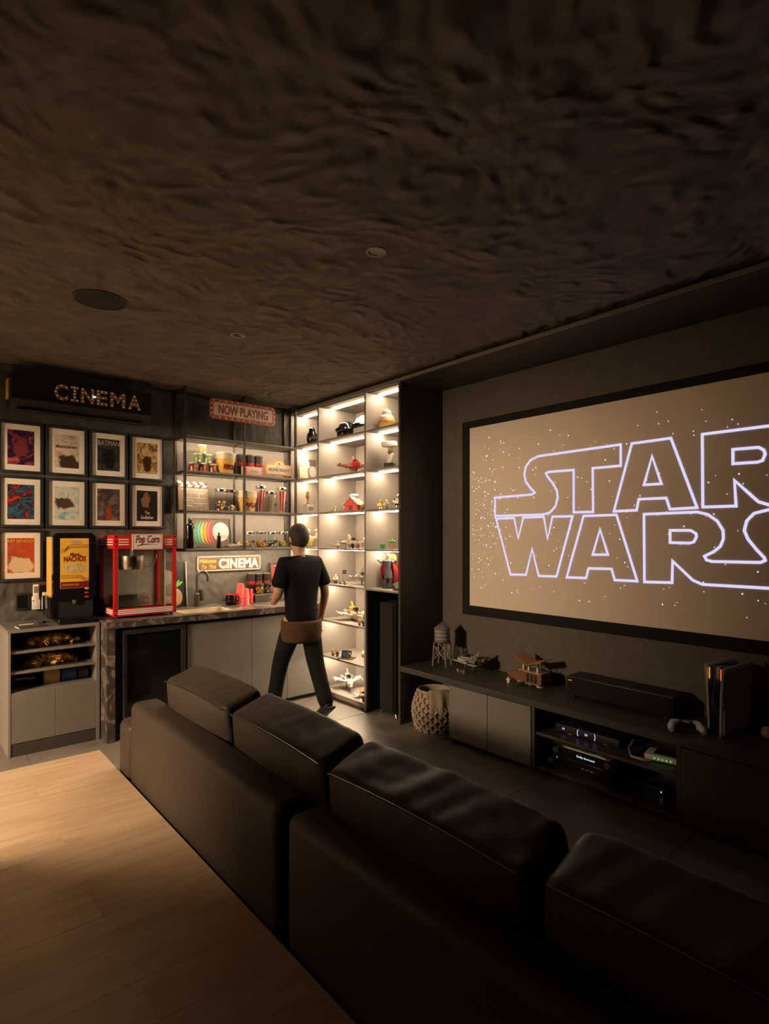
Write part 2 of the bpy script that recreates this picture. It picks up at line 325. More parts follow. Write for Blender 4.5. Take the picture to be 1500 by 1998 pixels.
for nm, q in (('wall_hall_west', (HX - .1, HX, 1.6, 5.3)), ('wall_hall_south', (HX, X0 - .1, 1.5, 1.6)), ('wall_hall_north', (HX, X0 - .1, 5.3, 5.4))): struct(B().bx(*q, -0.06, 2.6).build(nm, 'hall'))
struct(B().bx(X0 - .1, X1 + .1, Y0 - .1, Y0, -0.06, ZC + .1).build('wall_front', 'wall'))
struct(B().bx(X0, X1, Y0, Y1, ZC, ZC + .1).build('ceiling', 'ceiling'))
struct(B().bx(3.13, 3.63, Y0, 3.462, 2.82, 2.85).build('trim_1', 'charcoal'))  # soffit board over the screen niche, underside shade put into its charcoal
struct(B().bx(3.122, 3.13, Y0, 5.198, 2.824, 2.85).build('trim_3', 'greige'))      # soffit front edge, its bright look put into a paler colour
struct(B().bx(3.17, 3.63, Y0, Y1, 2.85, 2.88).build('trim_2', 'black'))               # recessed shadow gap above it

# ceiling fittings
for i, (x, yy, lab) in enumerate(((1.695, 2.047, 'round recessed downlight, unlit, nearest the camera in the dark ceiling'), (1.705, 3.492, 'round recessed downlight, unlit, in the warmly lit part of the ceiling'))):
    t = thing('ceiling_downlight', lab, 'downlight', (x, yy, ZC), group='recessed ceiling downlights')
    B().lathe([(0.036, -0.001), (0.036, -0.004), (0.047, -0.004), (0.048, 0.0)], 28).build('trim_ring', 'lgrey', t)
    B().lathe([(0.036, -0.003), (0.028, -0.0015), (0.0, -0.0012)], 28).build('reflector', 'black_gloss', t)
t = thing('ceiling_speaker', 'round flat dark speaker grille set into the ceiling', 'speaker', (0.862, 3.468, ZC))
B().lathe([(0.0, -0.006), (0.128, -0.006), (0.132, -0.004)], 40).build('grille', 'black', t)
B().lathe([(0.132, -0.007), (0.139, -0.007), (0.140, 0.0)], 40).build('rim', 'dgrey', t)

# paper pendant hanging in the hall beyond the doorway
t = thing('pendant_lamp', 'lit flattened paper pendant lamp hanging in the hall beyond the left doorway', 'lamp', (-2.3, 3.4, 2.5))
B().lathe([(0, -.02), (.06, -.02), (.06, 0), (0, 0)], 20).build('ceiling_rose', 'black_metal', t)
B().cyl((0, 0, -.29), (0, 0, -.02), .006, n=8).build('cord', 'black', t)
B().sph((0, 0, -.44), (.3, .3, .15), 28, 16).build('shade', 'lampshade', t)

# ---------------------------------------------------------------- built-in display cabinet on the right
SH = [2.483, 2.135, 1.785, 1.435, 1.09, 0.74, 0.395]          # shelf tops
cab = thing('display_cabinet', 'tall built-in display cabinet with warm strip-lit shelves in the room corner', 'cabinet', (3.13, 3.465, 0))
def cb(x0, x1, y0, y1, z0, z1): return B().bx(x0 - 3.13, x1 - 3.13, y0 - 3.465, y1 - 3.465, z0, z1, 0.001, seg=1)
XB = 3.59
cb(3.13, 3.625, 3.465, 3.49, 0.0, 2.82).build('side_panel', 'charcoal', cab)
cb(3.13, 3.625, 5.176, 5.198, 0.0, 2.82).build('side_panel', 'greige', cab)
cb(3.13, XB, 3.918, 3.943, 0.0, 2.82).build('divider', 'greige', cab)
cb(3.13, XB, 4.660, 4.685, 0.0, 2.82).build('divider', 'greige', cab)
cb(XB, 3.625, 3.943, 5.176, 0.0, 2.82).build('back_panel', 'greige', cab)
cb(XB, 3.625, 3.49, 3.943, 1.10, 2.82).build('back_panel', 'greige', cab)
cb(XB, 3.625, 3.49, 3.943, 0.0, 1.09).build('back_panel', 'black', cab)
cb(3.145, XB, 3.49, 3.496, 0.0, 1.07).build('niche_lining', 'black', cab)
cb(3.145, XB, 3.912, 3.918, 0.0, 1.07).build('niche_lining', 'black', cab)
cb(3.13, 3.625, 3.465, 5.198, 2.82, 2.85).build('top_panel', 'greige_door', cab)
cb(3.14, XB, 3.943, 4.660, 0.02, 0.062).build('bottom_shelf', 'greige', cab)
cb(3.18, XB, 3.943, 4.660, 0.0, 0.02).build('plinth', 'black', cab)
cols = [(3.943, 4.660), (3.49, 3.918), (4.685, 5.176)]
def led(parent, ya, yb, z):
    cb(3.276, 3.292, ya + .004, yb - .004, z - 0.007, z - 0.0005).build('led_strip', 'led', parent, smooth=False)
for k, (ya, yb) in enumerate(cols):
    top = cb(3.16, XB, ya, yb, 2.812, 2.82).build('ceiling_board', 'greige', cab); led(top, ya, yb, 2.812)
    for i, z in enumerate(SH):
        if k and i > 4: continue
        s = cb(3.132, XB, ya, yb, z - 0.016, z).build('shelf', 'greige', cab)
        if not (k == 1 and i == 4): led(s, ya, yb, z - 0.016)

t = thing('tower_speaker', 'tall narrow black floor-standing speaker in the dark cabinet niche', 'speaker', (3.34, 3.71, 0), -90)
B().bx(-.10, .10, -.14, .14, 0.03, 0.975, 0.008).build('enclosure', 'velvet', t)
B().bx(-.085, .085, -.155, -.14, 0.06, 0.955, 0.006).build('grille', 'velvet', t)
for sx in (-1, 1):
    for sy in (-1, 1): B().cyl((sx * .11, sy * .13, 0), (sx * .09, sy * .12, .03), .008, .014).build('foot', 'steel', t)

# ---------------------------------------------------------------- low media console under the screen
con = thing('media_console', 'long low dark wood media console under the projection screen', 'cabinet', (3.13, 3.462, 0))
def cn(x0, x1, y0, y1, z0, z1, bev=0.0015): return B().bx(x0 - 3.13, x1 - 3.13, y0 - 3.462, y1 - 3.462, z0, z1, bev, seg=1)
cn(3.13, 3.625, -1.0, 3.462, 0.439, 0.483).build('top', 'charcoal', con)
cn(3.15, 3.625, 2.898, 2.92, 0.0, 0.439).build('side_panel', 'charcoal', con)
cn(3.135, 3.625, 2.172, 2.196, 0.04, 0.439).build('divider', 'charcoal', con)
cn(3.135, 3.625, 1.265, 1.289, 0.04, 0.439).build('divider', 'charcoal', con)
cn(3.60, 3.625, -1.0, 2.898, 0.04, 0.439).build('back_panel', 'black', con)
cn(3.15, 3.60, -1.0, 2.898, 0.04, 0.062).build('bottom', 'charcoal', con)
cn(3.21, 3.60, -1.0, 2.898, 0.0, 0.04).build('plinth', 'black', con)
cn(3.145, 3.60, 1.289, 2.172, 0.262, 0.280).build('shelf', 'charcoal', con)
cn(3.53, 3.55, 1.80, 1.82, 0.280, 0.439).build('shelf_support', 'charcoal', con)
for a, b in ((2.562, 2.922), (2.199, 2.558), (0.52, 1.262), (-0.24, 0.516), (-0.99, -0.244)):
    cn(3.13, 3.15, a, b, 0.046, 0.434).build('door', 'greige_door' if a > 2 else 'charcoal', con)

# ---------------------------------------------------------------- projection screen
scr = thing('projection_screen', 'large wall-mounted projection screen in a wide black velvet frame showing an outlined title', 'screen', (3.63, 3.129, 0.976), -90)
SW, SHT = 2.608, 1.467
B().bx(0, SW, -.028, -.022, 0, SHT).build('screen_surface', 'screen', scr)
fr = B(); w = .078
fr.bx(-w, SW + w, -.034, 0, -w, 0, .004); fr.bx(-w, SW + w, -.034, 0, SHT, SHT + w * .75, .004); fr.bx(-w, 0, -.034, 0, 0, SHT, .004); fr.bx(SW, SW + w, -.034, 0, 0, SHT, .004)
fr.build('frame', 'velvet', scr)
def outline(name, loops, w=0.0078):
    """stroked closed outlines drawn flat on the screen"""
    b = B(); t = bmesh.new()
    for pts in loops:
        P = [Vector((p[0], p[1])) for p in pts]; n = len(P); ring = []
        for i in range(n):
            d0 = (P[i] - P[i - 1]).normalized(); d1 = (P[(i + 1) % n] - P[i]).normalized()
            n0 = Vector((-d0.y, d0.x)); n1 = Vector((-d1.y, d1.x)); mv = (n0 + n1); mv = mv.normalized() if mv.length > 1e-6 else n0
            L = min(w / max(mv.dot(n1), 0.3), w * 2.2)
            ring.append((t.verts.new((P[i].x + mv.x * L, -.0305, P[i].y + mv.y * L)), t.verts.new((P[i].x - mv.x * L, -.0305, P[i].y - mv.y * L))))
        for i in range(n):
            a, c = ring[i], ring[(i + 1) % n]; t.faces.new((a[0], c[0], c[1], a[1]))
    b._merge(t, 0); return b.build(name, 'proj', scr, smooth=False)
outline('title_letters', [[(.265, .88), (.609, .885), (.637, .898), (.6, .932), (.556, .986), (.543, 1.043), (.556, 1.098), (.6, 1.144), (.665, 1.166), (1.299, 1.175), (1.299, 1.036), (1.101, 1.037), (1.104, .739), (.957, .741), (.957, 1.038), (.758, 1.042), (.732, 1.035), (.741, 1.014), (.79, .956), (.823, .902), (.83, .851), (.811, .787), (.764, .744), (.701, .732), (.265, .734)]])
outline('title_letters', [[(1.373, 1.172), (1.618, 1.175), (1.768, .743), (1.612, .739), (1.59, .809), (1.418, .81), (1.405, .74), (1.252, .738)], [(1.503, 1.076), (1.561, .899), (1.452, .9)]])
outline('title_letters', [[(1.8, .745), (1.797, 1.174), (2.135, 1.174), (2.21, 1.158), (2.265, 1.105), (2.28, 1.03), (2.255, .95), (2.20, .89), (2.343, .885), (2.343, .742), (2.135, .744), (2.085, .763), (2.033, .819), (1.967, .889), (1.975, .744)], [(1.959, 1.066), (2.085, 1.063), (2.11, 1.046), (2.117, 1.022), (2.105, .989), (2.08, .982), (1.959, .985)]])
outline('title_letters', [[(.275, .712), (.449, .713), (.488, .556), (.533, .714), (.714, .716), (.746, .554), (.787, .715), (.949, .714), (.82, .283), (.67, .279), (.613, .477), (.558, .281), (.415, .277)]])
outline('title_letters', [[(1.033, .713), (1.27, .714), (1.409, .285), (1.258, .283), (1.236, .356), (1.07, .352), (1.052, .285), (.902, .281)], [(1.154, .62), (1.211, .45), (1.101, .447)]])
outline('title_letters', [[(1.452, .713), (1.768, .717), (1.826, .701), (1.877, .662), (1.908, .607), (1.91, .558), (1.894, .515), (1.86, .484), (1.809, .456), (1.82, .434), (1.849, .426), (2.095, .429), (2.117, .441), (2.113, .455), (2.075, .5), (2.033, .559), (2.016, .606), (2.028, .659), (2.064, .7), (2.135, .718), (2.343, .716), (2.343, .575), (2.22, .572), (2.20, .555), (2.26, .49), (2.30, .43), (2.30, .37), (2.25, .31), (2.18, .29), (1.797, .289), (1.744, .311), (1.628, .421), (1.625, .289), (1.455, .283)], [(1.613, .609), (1.732, .608), (1.762, .589), (1.765, .57), (1.75, .539), (1.726, .532), (1.613, .534)]])
sb = B(); rnd = random.Random(3); nst = 0
while nst < 330:
    sx, sz = rnd.gauss(1.3, .75), rnd.gauss(.73, .30)
    if rnd.random() < .3: sx = rnd.uniform(.02, .5)
    if not (.02 < sx < SW - .02 and .1 < sz < SHT - .1): continue
    if .28 < sx < 2.33 and .29 < sz < 1.17 and rnd.random() < .75: continue
    r = rnd.choice((.0014, .0017, .002, .0028)); sb.bx(sx - r, sx + r, -.0305, -.0295, sz - r, sz + r); nst += 1
so = sb.build('projected_stars', 'star', scr, smooth=False); so['kind'] = 'stuff'

# ---------------------------------------------------------------- sofa
def rbox(x0, x1, y0, y1, z0, z1, bev): return B().bx(x0, x1, y0, y1, z0, z1, bev, seg=5)
def sofa(name, ya, yb, lab, arm):
    t = thing(name, lab, 'sofa', (1.0, ya, 0)); L = yb - ya
    rbox(0, .17, 0, L, 0.03, .606, .045).build('backrest', 'leather', t)
    rbox(.15, .80, .012, L - .012, 0.03, .27, .03).build('seat_base', 'leather', t)
    n = 2
    for i in range(n): rbox(.16, .845, i * L / n + .006, (i + 1) * L / n - .006, .27, .43, .04).build('seat_cushion', 'leather', t)
    for a, b in ((.05, .05), (.75, .05), (.05, L - .05), (.75, L - .05)): B().cyl((a, b, 0), (a, b, .03), .02).build('foot', 'black', t)
    if arm: rbox(0, .84, L + .004, L + .221, 0.03, .463, .05).build('armrest', 'leather', t)
    return t
sofa('sofa_module', 1.742, 3.416, 'dark leather sofa module with a low armrest at its far end', True)
sofa('sofa_module', -0.25, 1.698, 'dark leather sofa module nearest the camera, in deep shadow', False)
t = thing('added_shade_sofa', 'unseen dark leather high-backed sofa added on the wooden riser to block hall light', 'sofa', (-0.96, -0.9, .17)); LR = 3.95  # unseen sofa, added to keep hall light off the planks and front sofa
rbox(0, .26, 0, LR, .03, .97, .06).build('backrest', 'leather', t)
rbox(.20, .62, .22, LR - .22, .03, .42, .05).build('seat', 'leather', t)
for a in (0, LR - .22): rbox(.1, .62, a, a + .22, .03, .60, .05).build('armrest', 'leather', t)
for a, b in ((.06, .06), (.56, .06), (.06, LR - .06), (.56, LR - .06)): B().cyl((a, b, 0), (a, b, .03), .02).build('foot', 'black', t)
def cushion(wd, th, h0, h1, seed):
    """box cushion: width wd along y, thickness th along x, rear edge h0 high, front edge h1; wrinkled crown"""
    rnd = random.Random(seed); ph = [rnd.uniform(0, 6.28) for _ in range(6)]
    N, T, K = 46, 12, 14
    t = bmesh.new(); bmesh.ops.create_cube(t, size=2.0); bmesh.ops.subdivide_edges(t, edges=t.edges[:], cuts=27, use_grid_fill=True)
    for v in t.verts:
        x, yv, z = v.co
        rr = 0.86                                            # superquadric rounding of the box corners
        n = 13.0; k = (abs(x) ** n + abs(yv) ** n + abs(z) ** n) ** (1 / n); x, yv, z = x / k, yv / k, z / k
        bul = (1 - abs(yv) ** 3) * (1 - abs(z) ** 3)
        hx = th / 2 * (0.86 + 0.20 * bul)
        top = h0 + (h1 - h0) * (x * .5 + .5)
        px = x * hx; py = yv * wd / 2 * (0.97 + 0.03 * (1 - z * z)); pz = (z * .5 + .5) * top
        if z > 0.5:
            wv = (z - .5) * 2
            am = (0.35, 0.4, 0.75, 0.5)[seed - 10]; q = Vector((yv * wd * 9 + x * .9, x * .35, seed * 3.7)); q2 = Vector((yv * wd * 20 + x * 1.6, x * .5, seed * 9.1))
            pz += wv * (0.012 * (1 - yv * yv) + am * (0.013 * noise.noise(q) + 0.006 * noise.noise(q2)) + 0.014 * abs(yv) ** 8)
            px += wv * am * 0.008 * noise.noise(q + Vector((3, 1, 0)))
        v.co = (px, py, pz)
    return B()._merge(t, 0)
spots = [(2.49, 3.25, 'leather back cushion at the far armrest end of the sofa'), (1.66, 2.45, 'leather back cushion second from the far sofa armrest'), (0.80, 1.64, 'wrinkled leather back cushion at the far end of the near sofa module'), (-0.05, 0.79, 'leather back cushion nearest the camera, at the right edge of the photo')]
for i, (a, b, lab) in enumerate(spots):
    w = b - a; th = .235
    t = thing('back_cushion', lab, 'cushion', (1.285 - (.02 if i == 2 else 0), (a + b) / 2, .425), group='leather back cushions on the sofa')
    t.rotation_euler = (0, R(-7), R((1.5, -1.0, 0.8, -0.5)[i]))
    cushion(w, th, .33, .375, 10 + i).build('cover', 'leather', t)
    pts = [(-th / 2 * .915, -w / 2 * .925 + k * (w * .925) / 24, .328 + .014 * (1 - (k / 12 - 1) ** 2)) for k in range(25)]
    B().tube(pts, .0035, 6).build('piping', 'leather_seam', t)
# ---------------------------------------------------------------- bar counter
ct = thing('worktop', 'veined dark stone worktop with a waterfall end', 'worktop', (1.174, 4.56, 0))
def cw(x0, x1, y0, y1, z0, z1, bev=0.002): return B().bx(x0 - 1.174, x1 - 1.174, y0 - 4.56, y1 - 4.56, z0, z1, bev, seg=1)
SX0, SX1, SY0, SY1 = 1.80, 2.235, 4.66, 4.93                     # sink cut-out
top = cw(1.174, SX0, 4.56, 5.198, .853, .905)
for a in ((SX1, 3.128, 4.56, 5.198), (SX0, SX1, 4.56, SY0), (SX0, SX1, SY1, 5.198)):
    top.bx(a[0] - 1.174, a[1] - 1.174, a[2] - 4.56, a[3] - 4.56, .853, .905, .0, seg=1)
top.build('slab', 'stone', ct, smooth=False)
cw(1.174, 1.236, 4.56, 5.198, 0.0, .852).build('waterfall_leg', 'stone', ct)
sk = B(); sk.bx(SX0 + .01 - 1.174, SX1 - .01 - 1.174, SY0 + .01 - 4.56, SY1 - .01 - 4.56, .70, .705)
for a in ((SX0, SX0 + .01, SY0, SY1), (SX1 - .01, SX1, SY0, SY1), (SX0 + .01, SX1 - .01, SY0, SY0 + .01), (SX0 + .01, SX1 - .01, SY1 - .01, SY1)):
    sk.bx(a[0] - 1.174, a[1] - 1.174, a[2] - 4.56, a[3] - 4.56, .70, .903)
sk.cyl((.84, .23, .705), (.84, .23, .709), .03); sk.build('sink_basin', 'cream', ct)
cw(2.625, 3.10, 5.0, 5.198, .9055, .98).build('stone_ledge', 'stone', ct)
bc = thing('base_cabinet', 'grey flat-fronted base cabinet under the stone worktop', 'cabinet', (1.80, 4.60, 0))
def cc(x0, x1, y0, y1, z0, z1, bev=0.0015): return B().bx(x0 - 1.80, x1 - 1.80, y0 - 4.60, y1 - 4.60, z0, z1, bev, seg=1)
cc(1.80, 3.12, 4.62, 5.19, .05, .66).build('carcass', 'greige_door', bc)
cc(1.80, 3.12, 4.66, 5.19, 0, .05).build('plinth', 'black', bc)
for a, b in ((1.80, 2.379), (2.383, 2.74), (2.744, 3.12)): cc(a, b, 4.60, 4.62, .045, .822).build('door', 'greige_door', bc)
cc(1.80, 3.12, 4.63, 4.65, .80, .85).build('grip_rail', 'black', bc)
fg = thing('wine_fridge', 'black glass-door wine fridge built in beside the stone waterfall leg', 'fridge', (1.24, 4.58, 0))
def cf(x0, x1, y0, y1, z0, z1, bev=0.0015): return B().bx(x0 - 1.24, x1 - 1.24, y0 - 4.58, y1 - 4.58, z0, z1, bev, seg=1)
cf(1.245, 1.79, 4.62, 5.19, .01, .845).build('body', 'black', fg)
B().ring(.05, .54, .06, .83, .035, 0, .03, bev=.003).build('door_frame', 'black', fg)
cf(1.325, 1.745, 4.596, 4.606, .095, .795).build('door_glass', 'dark_glass', fg)
cf(1.245, 1.79, 4.60, 4.62, .012, .055).build('vent_grille', 'black', fg)
cf(1.296, 1.306, 4.565, 4.58, .10, .80, .003).build('handle', 'black_gloss', fg)

fc = thing('faucet', 'black gooseneck kitchen faucet behind the sink', 'faucet', (2.075, 5.075, .9055))
B().lathe([(0, 0), (.026, 0), (.026, .115), (.018, .125), (0, .125)], 20).build('body', 'black_metal', fc)
path = [(0, 0, .12), (0, 0, .24)] + [(.052 - .052 * math.cos(a), 0, .26 + .06 * math.sin(a)) for a in [R(i * 15) for i in range(0, 13)]] + [(.106, 0, .225)]
B().tube(path, .0125, 12).build('spout', 'gunmetal', fc)
B().bx(.02, .06, -.02, .02, .05, .155, .012).build('lever', 'black', fc)

# ---------------------------------------------------------------- snack cabinet on the left
sc = thing('snack_cabinet', 'freestanding grey cabinet with open snack shelves above two doors', 'cabinet', (.575, 4.71, 0))
def cs(x0, x1, y0, y1, z0, z1, bev=0.0015): return B().bx(x0 - .575, x1 - .575, y0 - 4.71, y1 - 4.71, z0, z1, bev, seg=1)
cs(.575, 1.165, 4.71, 5.198, .868, .888).build('top', 'greige_door', sc)
cs(.575, .593, 4.71, 5.198, 0, .868).build('side_panel', 'greige', sc)
cs(1.14, 1.165, 4.71, 5.198, 0, .868).build('side_panel', 'greige_door', sc)
cs(.593, 1.14, 5.17, 5.198, 0, .868).build('back_panel', 'black', sc)
for z in (.735, .592): cs(.593, 1.14, 4.725, 5.17, z - .018, z).build('shelf', 'greige_door', sc)
cs(.593, 1.14, 4.725, 5.17, .432, .45).build('shelf', 'greige_door', sc)
for a, b in ((.595, .866), (.868, 1.138)): cs(a, b, 4.712, 4.73, .092, .447).build('door', 'greige_door', sc)
cs(.593, 1.14, 4.715, 4.735, 0.0, .088).build('plinth', 'charcoal', sc)
def chip_pile(b, cx, cy, cz, lx, ly, n, seed, r=.016):
    rnd = random.Random(seed)
    for _ in range(n):
        u, v = rnd.gauss(0, .42), rnd.gauss(0, .42)
        if abs(u) > 1 or abs(v) > 1: continue
        h = .055 * (1 - u * u * .7) * rnd.random()
        b.bx(cx + u * lx - r, cx + u * lx + r, cy + v * ly - r, cy + v * ly + r, cz + h, cz + h + .003, rot=(rnd.uniform(-1, 1), rnd.uniform(-1, 1), rnd.uniform(0, 3)))
    return b
for z, lab, sd in ((.735, 'clear tray of golden tortilla chips on the top snack shelf', 1), (.592, 'clear tray of golden tortilla chips on the middle snack shelf', 2)):
    t = thing('chip_tray', lab, 'tray', (.88, 4.90, z), group='snack trays')
    tr = B(); tr.bx(-.21, .21, -.13, .13, 0, .004); tr.bx(-.21, .21, -.13, -.126, .004, .045); tr.bx(-.21, .21, .126, .13, .004, .045); tr.bx(-.21, -.206, -.126, .126, .004, .045); tr.bx(.206, .21, -.126, .126, .004, .045)
    tr.build('tray', 'glass', t, smooth=False)
    o = chip_pile(B(), -.01, 0, .012, .17, .1, 240, sd).build('chips', M('tortilla_chip', (.9, .58, .16), .6), t, smooth=False); o['kind'] = 'stuff'
def bag(name, lab, x, y, z, w, d, h, mat):
    b = B(); t = bmesh.new(); bmesh.ops.create_cube(t, size=2); bmesh.ops.subdivide_edges(t, edges=t.edges[:], cuts=5, use_grid_fill=True)
    rnd = random.Random(int(x * 1000))
    for v in t.verts:
        k = 1 - abs(v.co.z) ** 3 * .8
        v.co = (v.co.x * w / 2 * (1 + rnd.uniform(-.04, .04)), v.co.y * d / 2 * max(k, .12) + rnd.uniform(-.002, .002), (v.co.z * .5 + .5) * h)
    b._merge(t, 0); return tag(b.build(name, mat, loc=(x, y, z)), lab, 'snack bag', 'snack bags on the bottom shelf')
bag('snack_bag', 'cream and tan snack bag on the bottom open shelf', .87, 4.86, .4505, .10, .05, .11, 'tan')
bag('snack_bag', 'dark snack bag on the bottom open shelf, at its left end', .70, 4.90, .4505, .13, .07, .12, 'black_gloss')
bag('snack_bag', 'dark blue foil snack bag on the bottom open shelf', .985, 4.87, .4505, .10, .05, .09, 'blue')
bag('snack_bag', 'crinkled silver grey snack bag on the bottom shelf, at its right end', 1.08, 4.86, .4505, .07, .05, .10, 'gunmetal')

# wall plate, remotes, notebook, coaster on the snack cabinet
t = thing('wall_control_panel', 'square black control panel on the wall above the snack cabinet', 'control panel', (.73, 5.2, 1.04))
B().bx(-.045, .045, -.012, 0, -.067, .067, .003).build('plate', 'black', t); B().bx(-.035, .035, -.0135, -.012, -.05, .05, .0004, seg=1).build('display', 'black_gloss', t)
for x, z0, z1, w, lab, disp in ((.818, .98, 1.172, .052, 'tall white remote control with a grey display in its wall holder', True), (.878, .976, 1.107, .045, 'short white remote control in its wall holder beside the dispenser', False)):
    t = thing('remote_control', lab, 'remote', (x, 5.195, z0), group='remotes on the wall')
    B().bx(-w / 2 + .006, w / 2 - .006, -.032, -.012, .012, z1 - z0, .006).build('handset', 'white', t)
    h = B(); h.bx(-w / 2, w / 2, -.012, -.002, 0, .095, .003); h.bx(-w / 2, w / 2, -.042, -.034, 0, .055, .003); h.bx(-w / 2, -w / 2 + .005, -.036, -.01, 0, .07); h.bx(w / 2 - .005, w / 2, -.036, -.01, 0, .07); h.bx(-w / 2, w / 2, -.04, -.004, -.004, .004)
    h.build('holder', 'white', t)
    if disp: B().bx(-.016, .016, -.0335, -.032, .125, .175, .0004, seg=1).build('display', 'mgrey', t)
t = thing('notebook', 'thin dark notebook lying on the snack cabinet top', 'notebook', (.735, 4.83, .8885), 6)
B().bx(-.09, .09, -.06, .06, .0015, .008, .001).build('cover', 'charcoal', t); B().bx(-.093, -.088, -.055, .055, .001, .0075).build('pages', 'mat_white', t)
t = thing('pen', 'white pen lying on the snack cabinet behind the notebook', 'pen', (.72, 4.93, .8935), 4)
B().cyl((-.05, 0, 0), (.045, 0, 0), .005).build('barrel', 'white', t); B().cyl((.045, 0, 0), (.056, 0, 0), .005, .001).build('tip', 'black', t)
t = thing('glass_dish', 'small glass dish on the snack cabinet beside the nacho dispenser', 'dish', (.835, 5.00, .888))
B().lathe([(0, 0), (.035, 0), (.042, .022), (.038, .022), (.033, .005), (0, .005)], 24).build('bowl', 'glass', t); B().lathe([(0, .005), (.022, .005), (.02, .014), (0, .014)], 16).build('contents', 'black', t)

# ---------------------------------------------------------------- nacho dispenser
nd = thing('nacho_dispenser', 'black and yellow nacho cheese dispenser on the snack cabinet', 'dispenser', (1.02, 4.84, .888))
B().bx(-.135, .135, .03, .31, .045, .665, .012).build('housing', 'black', nd)
B().bx(-.1375, -.1352, .06, .29, .055, .655, .0008, seg=1).build('side_print', art_mat('side_print', [(.75, .35, .05), (.85, .48, .08), (.85, .48, .08), (.8, .2, .05)], 1.2, 3), nd)
hood = [(-.145, .205), (-.145, .655), (-.12, .685), (.12, .687), (.145, .66), (.145, .205), (.125, .175), (-.125, .175)]
B().prism(hood, -.005, .05).build('front_hood', 'black_gloss', nd)
pn = B().bx(-.098, .098, -.0085, -.0045, .265, .645, .0005, seg=1).build('graphic_panel', 'yellow', nd)
B().bx(-.0975, .0975, -.0092, -.008, .267, .315).build('maroon_band', 'maroon', pn)
for i in range(3):
    dz = i * .010
    B().tube([(-.095, -.0092, .540 + dz), (-.07, -.0092, .540 + dz), (-.045, -.0092, .568 + dz), (-.02, -.0092, .575 + dz), (.095, -.0092, .575 + dz)], .0016, 5).build('print_line', 'maroon', pn)
    B().tube([(-.095, -.0092, .342 + dz), (.04, -.0092, .342 + dz), (.06, -.0092, .325 + dz), (.07, -.0092, .318 + dz), (.095, -.0092, .318 + dz)], .0016, 5).build('print_line', 'maroon', pn)
text('Mmm...', pn, 'maroon', (.012, -.0092, .522), .04, .085, bold=.0008); text('NACHOS', pn, 'maroon', (0, -.0092, .488), .055, .15, bold=.0015)
B().sph((0, -.0085, .415), (.08, .0015, .036), m=0).build('nacho_picture', art_mat('nacho_print', [(.10, .06, .02), (.55, .38, .16), (.75, .6, .35), (.6, .12, .04)], 5, 8), pn)
B().sph((.01, -.0088, .615), (.045, .001, .016)).build('emblem', 'tan', pn)
text('GEHLSFOODS.COM', pn, 'yellow', (-.03, -.0098, .293), .018, .11)
for i, mname in enumerate(('yellow', 'red', 'red')): B().sph((.085, -.006, .258 - i * .032), (.016, .006, .008)).build('button', mname, nd)
B().bx(-.13, .13, .015, .03, .045, .18).build('recess_panel', 'black', nd)
B().bx(-.165, -.13, .0, .29, .04, .2, .006).build('side_shield', 'black_gloss', nd)
B().cyl((0, .0, .175), (0, .0, .145), .018, .012).build('nozzle', 'dgrey', nd)
B().bx(-.125, .135, -.08, .3, .004, .045, .016, seg=4).build('drip_tray', 'black_gloss', nd)
for a in (-.1, .11):
    for bb in (-.03, .27): B().cyl((a, bb, 0), (a, bb, .006), .012).build('foot', 'black', nd)

# ---------------------------------------------------------------- popcorn machine
pm = thing('popcorn_machine', 'red and white popcorn machine with glass sides on the stone worktop', 'popcorn machine', (1.262, 4.70, .905))
W, D, HT = .485, .42, .653
def stripes(p, x0, x1, zs_, yf, side=False):
    for z in zs_:
        if side: B().bx(yf - .0012, yf, x0, x1, z - .0045, z + .0045).build('white_stripe', 'white', p)
        else: B().bx(x0, x1, yf - .0012, yf, z - .0045, z + .0045).build('white_stripe', 'white', p)
base = B().bx(0, W, 0, D, .018, .075, .002).build('base', 'red', pm)
stripes(base, .03, W - .03, (.036, .050, .064), 0); stripes(base, .03, D - .03, (.036, .050, .064), 0, True)
topb = B().bx(0, W, 0, D, .545, HT, .002).build('top_box', 'red', pm)
stripes(topb, .035, .11, (.578, .598, .618), 0); stripes(topb, .385, W - .035, (.578, .598, .618), 0); stripes(topb, .03, D - .03, (.578, .598, .618), 0, True)
for x in (0, W - .028):
    for yy in (0, D - .028): B().bx(x, x + .028, yy, yy + .028, .075, .545, .002).build('corner_post', 'red', pm)
for x in (.014, W - .014):
    for z in (.03, .066, .565, .60, .64): B().cyl((x, -.004, z), (x, 0, z), .0055, n=8).build('screw', 'chrome', pm)
fp = B().bx(.03, W - .03, .008, .011, .077, .543).build('glass_door', 'glass', pm, smooth=False)
B().bx(.030, .036, .004, .014, .077, .543).build('door_edge', 'lgrey', pm); B().bx(W - .095, W - .088, .004, .014, .077, .543).build('door_edge', 'lgrey', pm)
B().bx(W - .13, W - .096, .010, .020, .085, .543).build('door_rail', 'brown', pm)
B().bx(.008, .011, .03, D - .03, .077, .543).build('glass_side', 'glass', pm, smooth=False); B().bx(W - .011, W - .008, .03, D - .03, .077, .543).build('glass_side', 'glass', pm, smooth=False)
B().bx(.028, W - .028, D - .012, D - .006, .077, .543).build('back_panel', M('brushed_back', (.42, .40, .35), .5), pm, smooth=False)
B().bx(.03, W - .03, .03, D - .03, .076, .085).build('metal_deck', 'steel', pm)
B().bx(.06, W - .13, .26, .38, .085, .16, .004).build('kernel_drawer', 'steel', pm)
kt = B().lathe([(0, .375), (.098, .375), (.102, .385), (.102, .475), (.108, .478), (.108, .484), (0, .486)], 36, (.19, .2, 0)).build('kettle', 'steel', pm)
B().cyl((.19, .2, .486), (.19, .2, .545), .010).build('kettle_rod', 'chrome', kt)
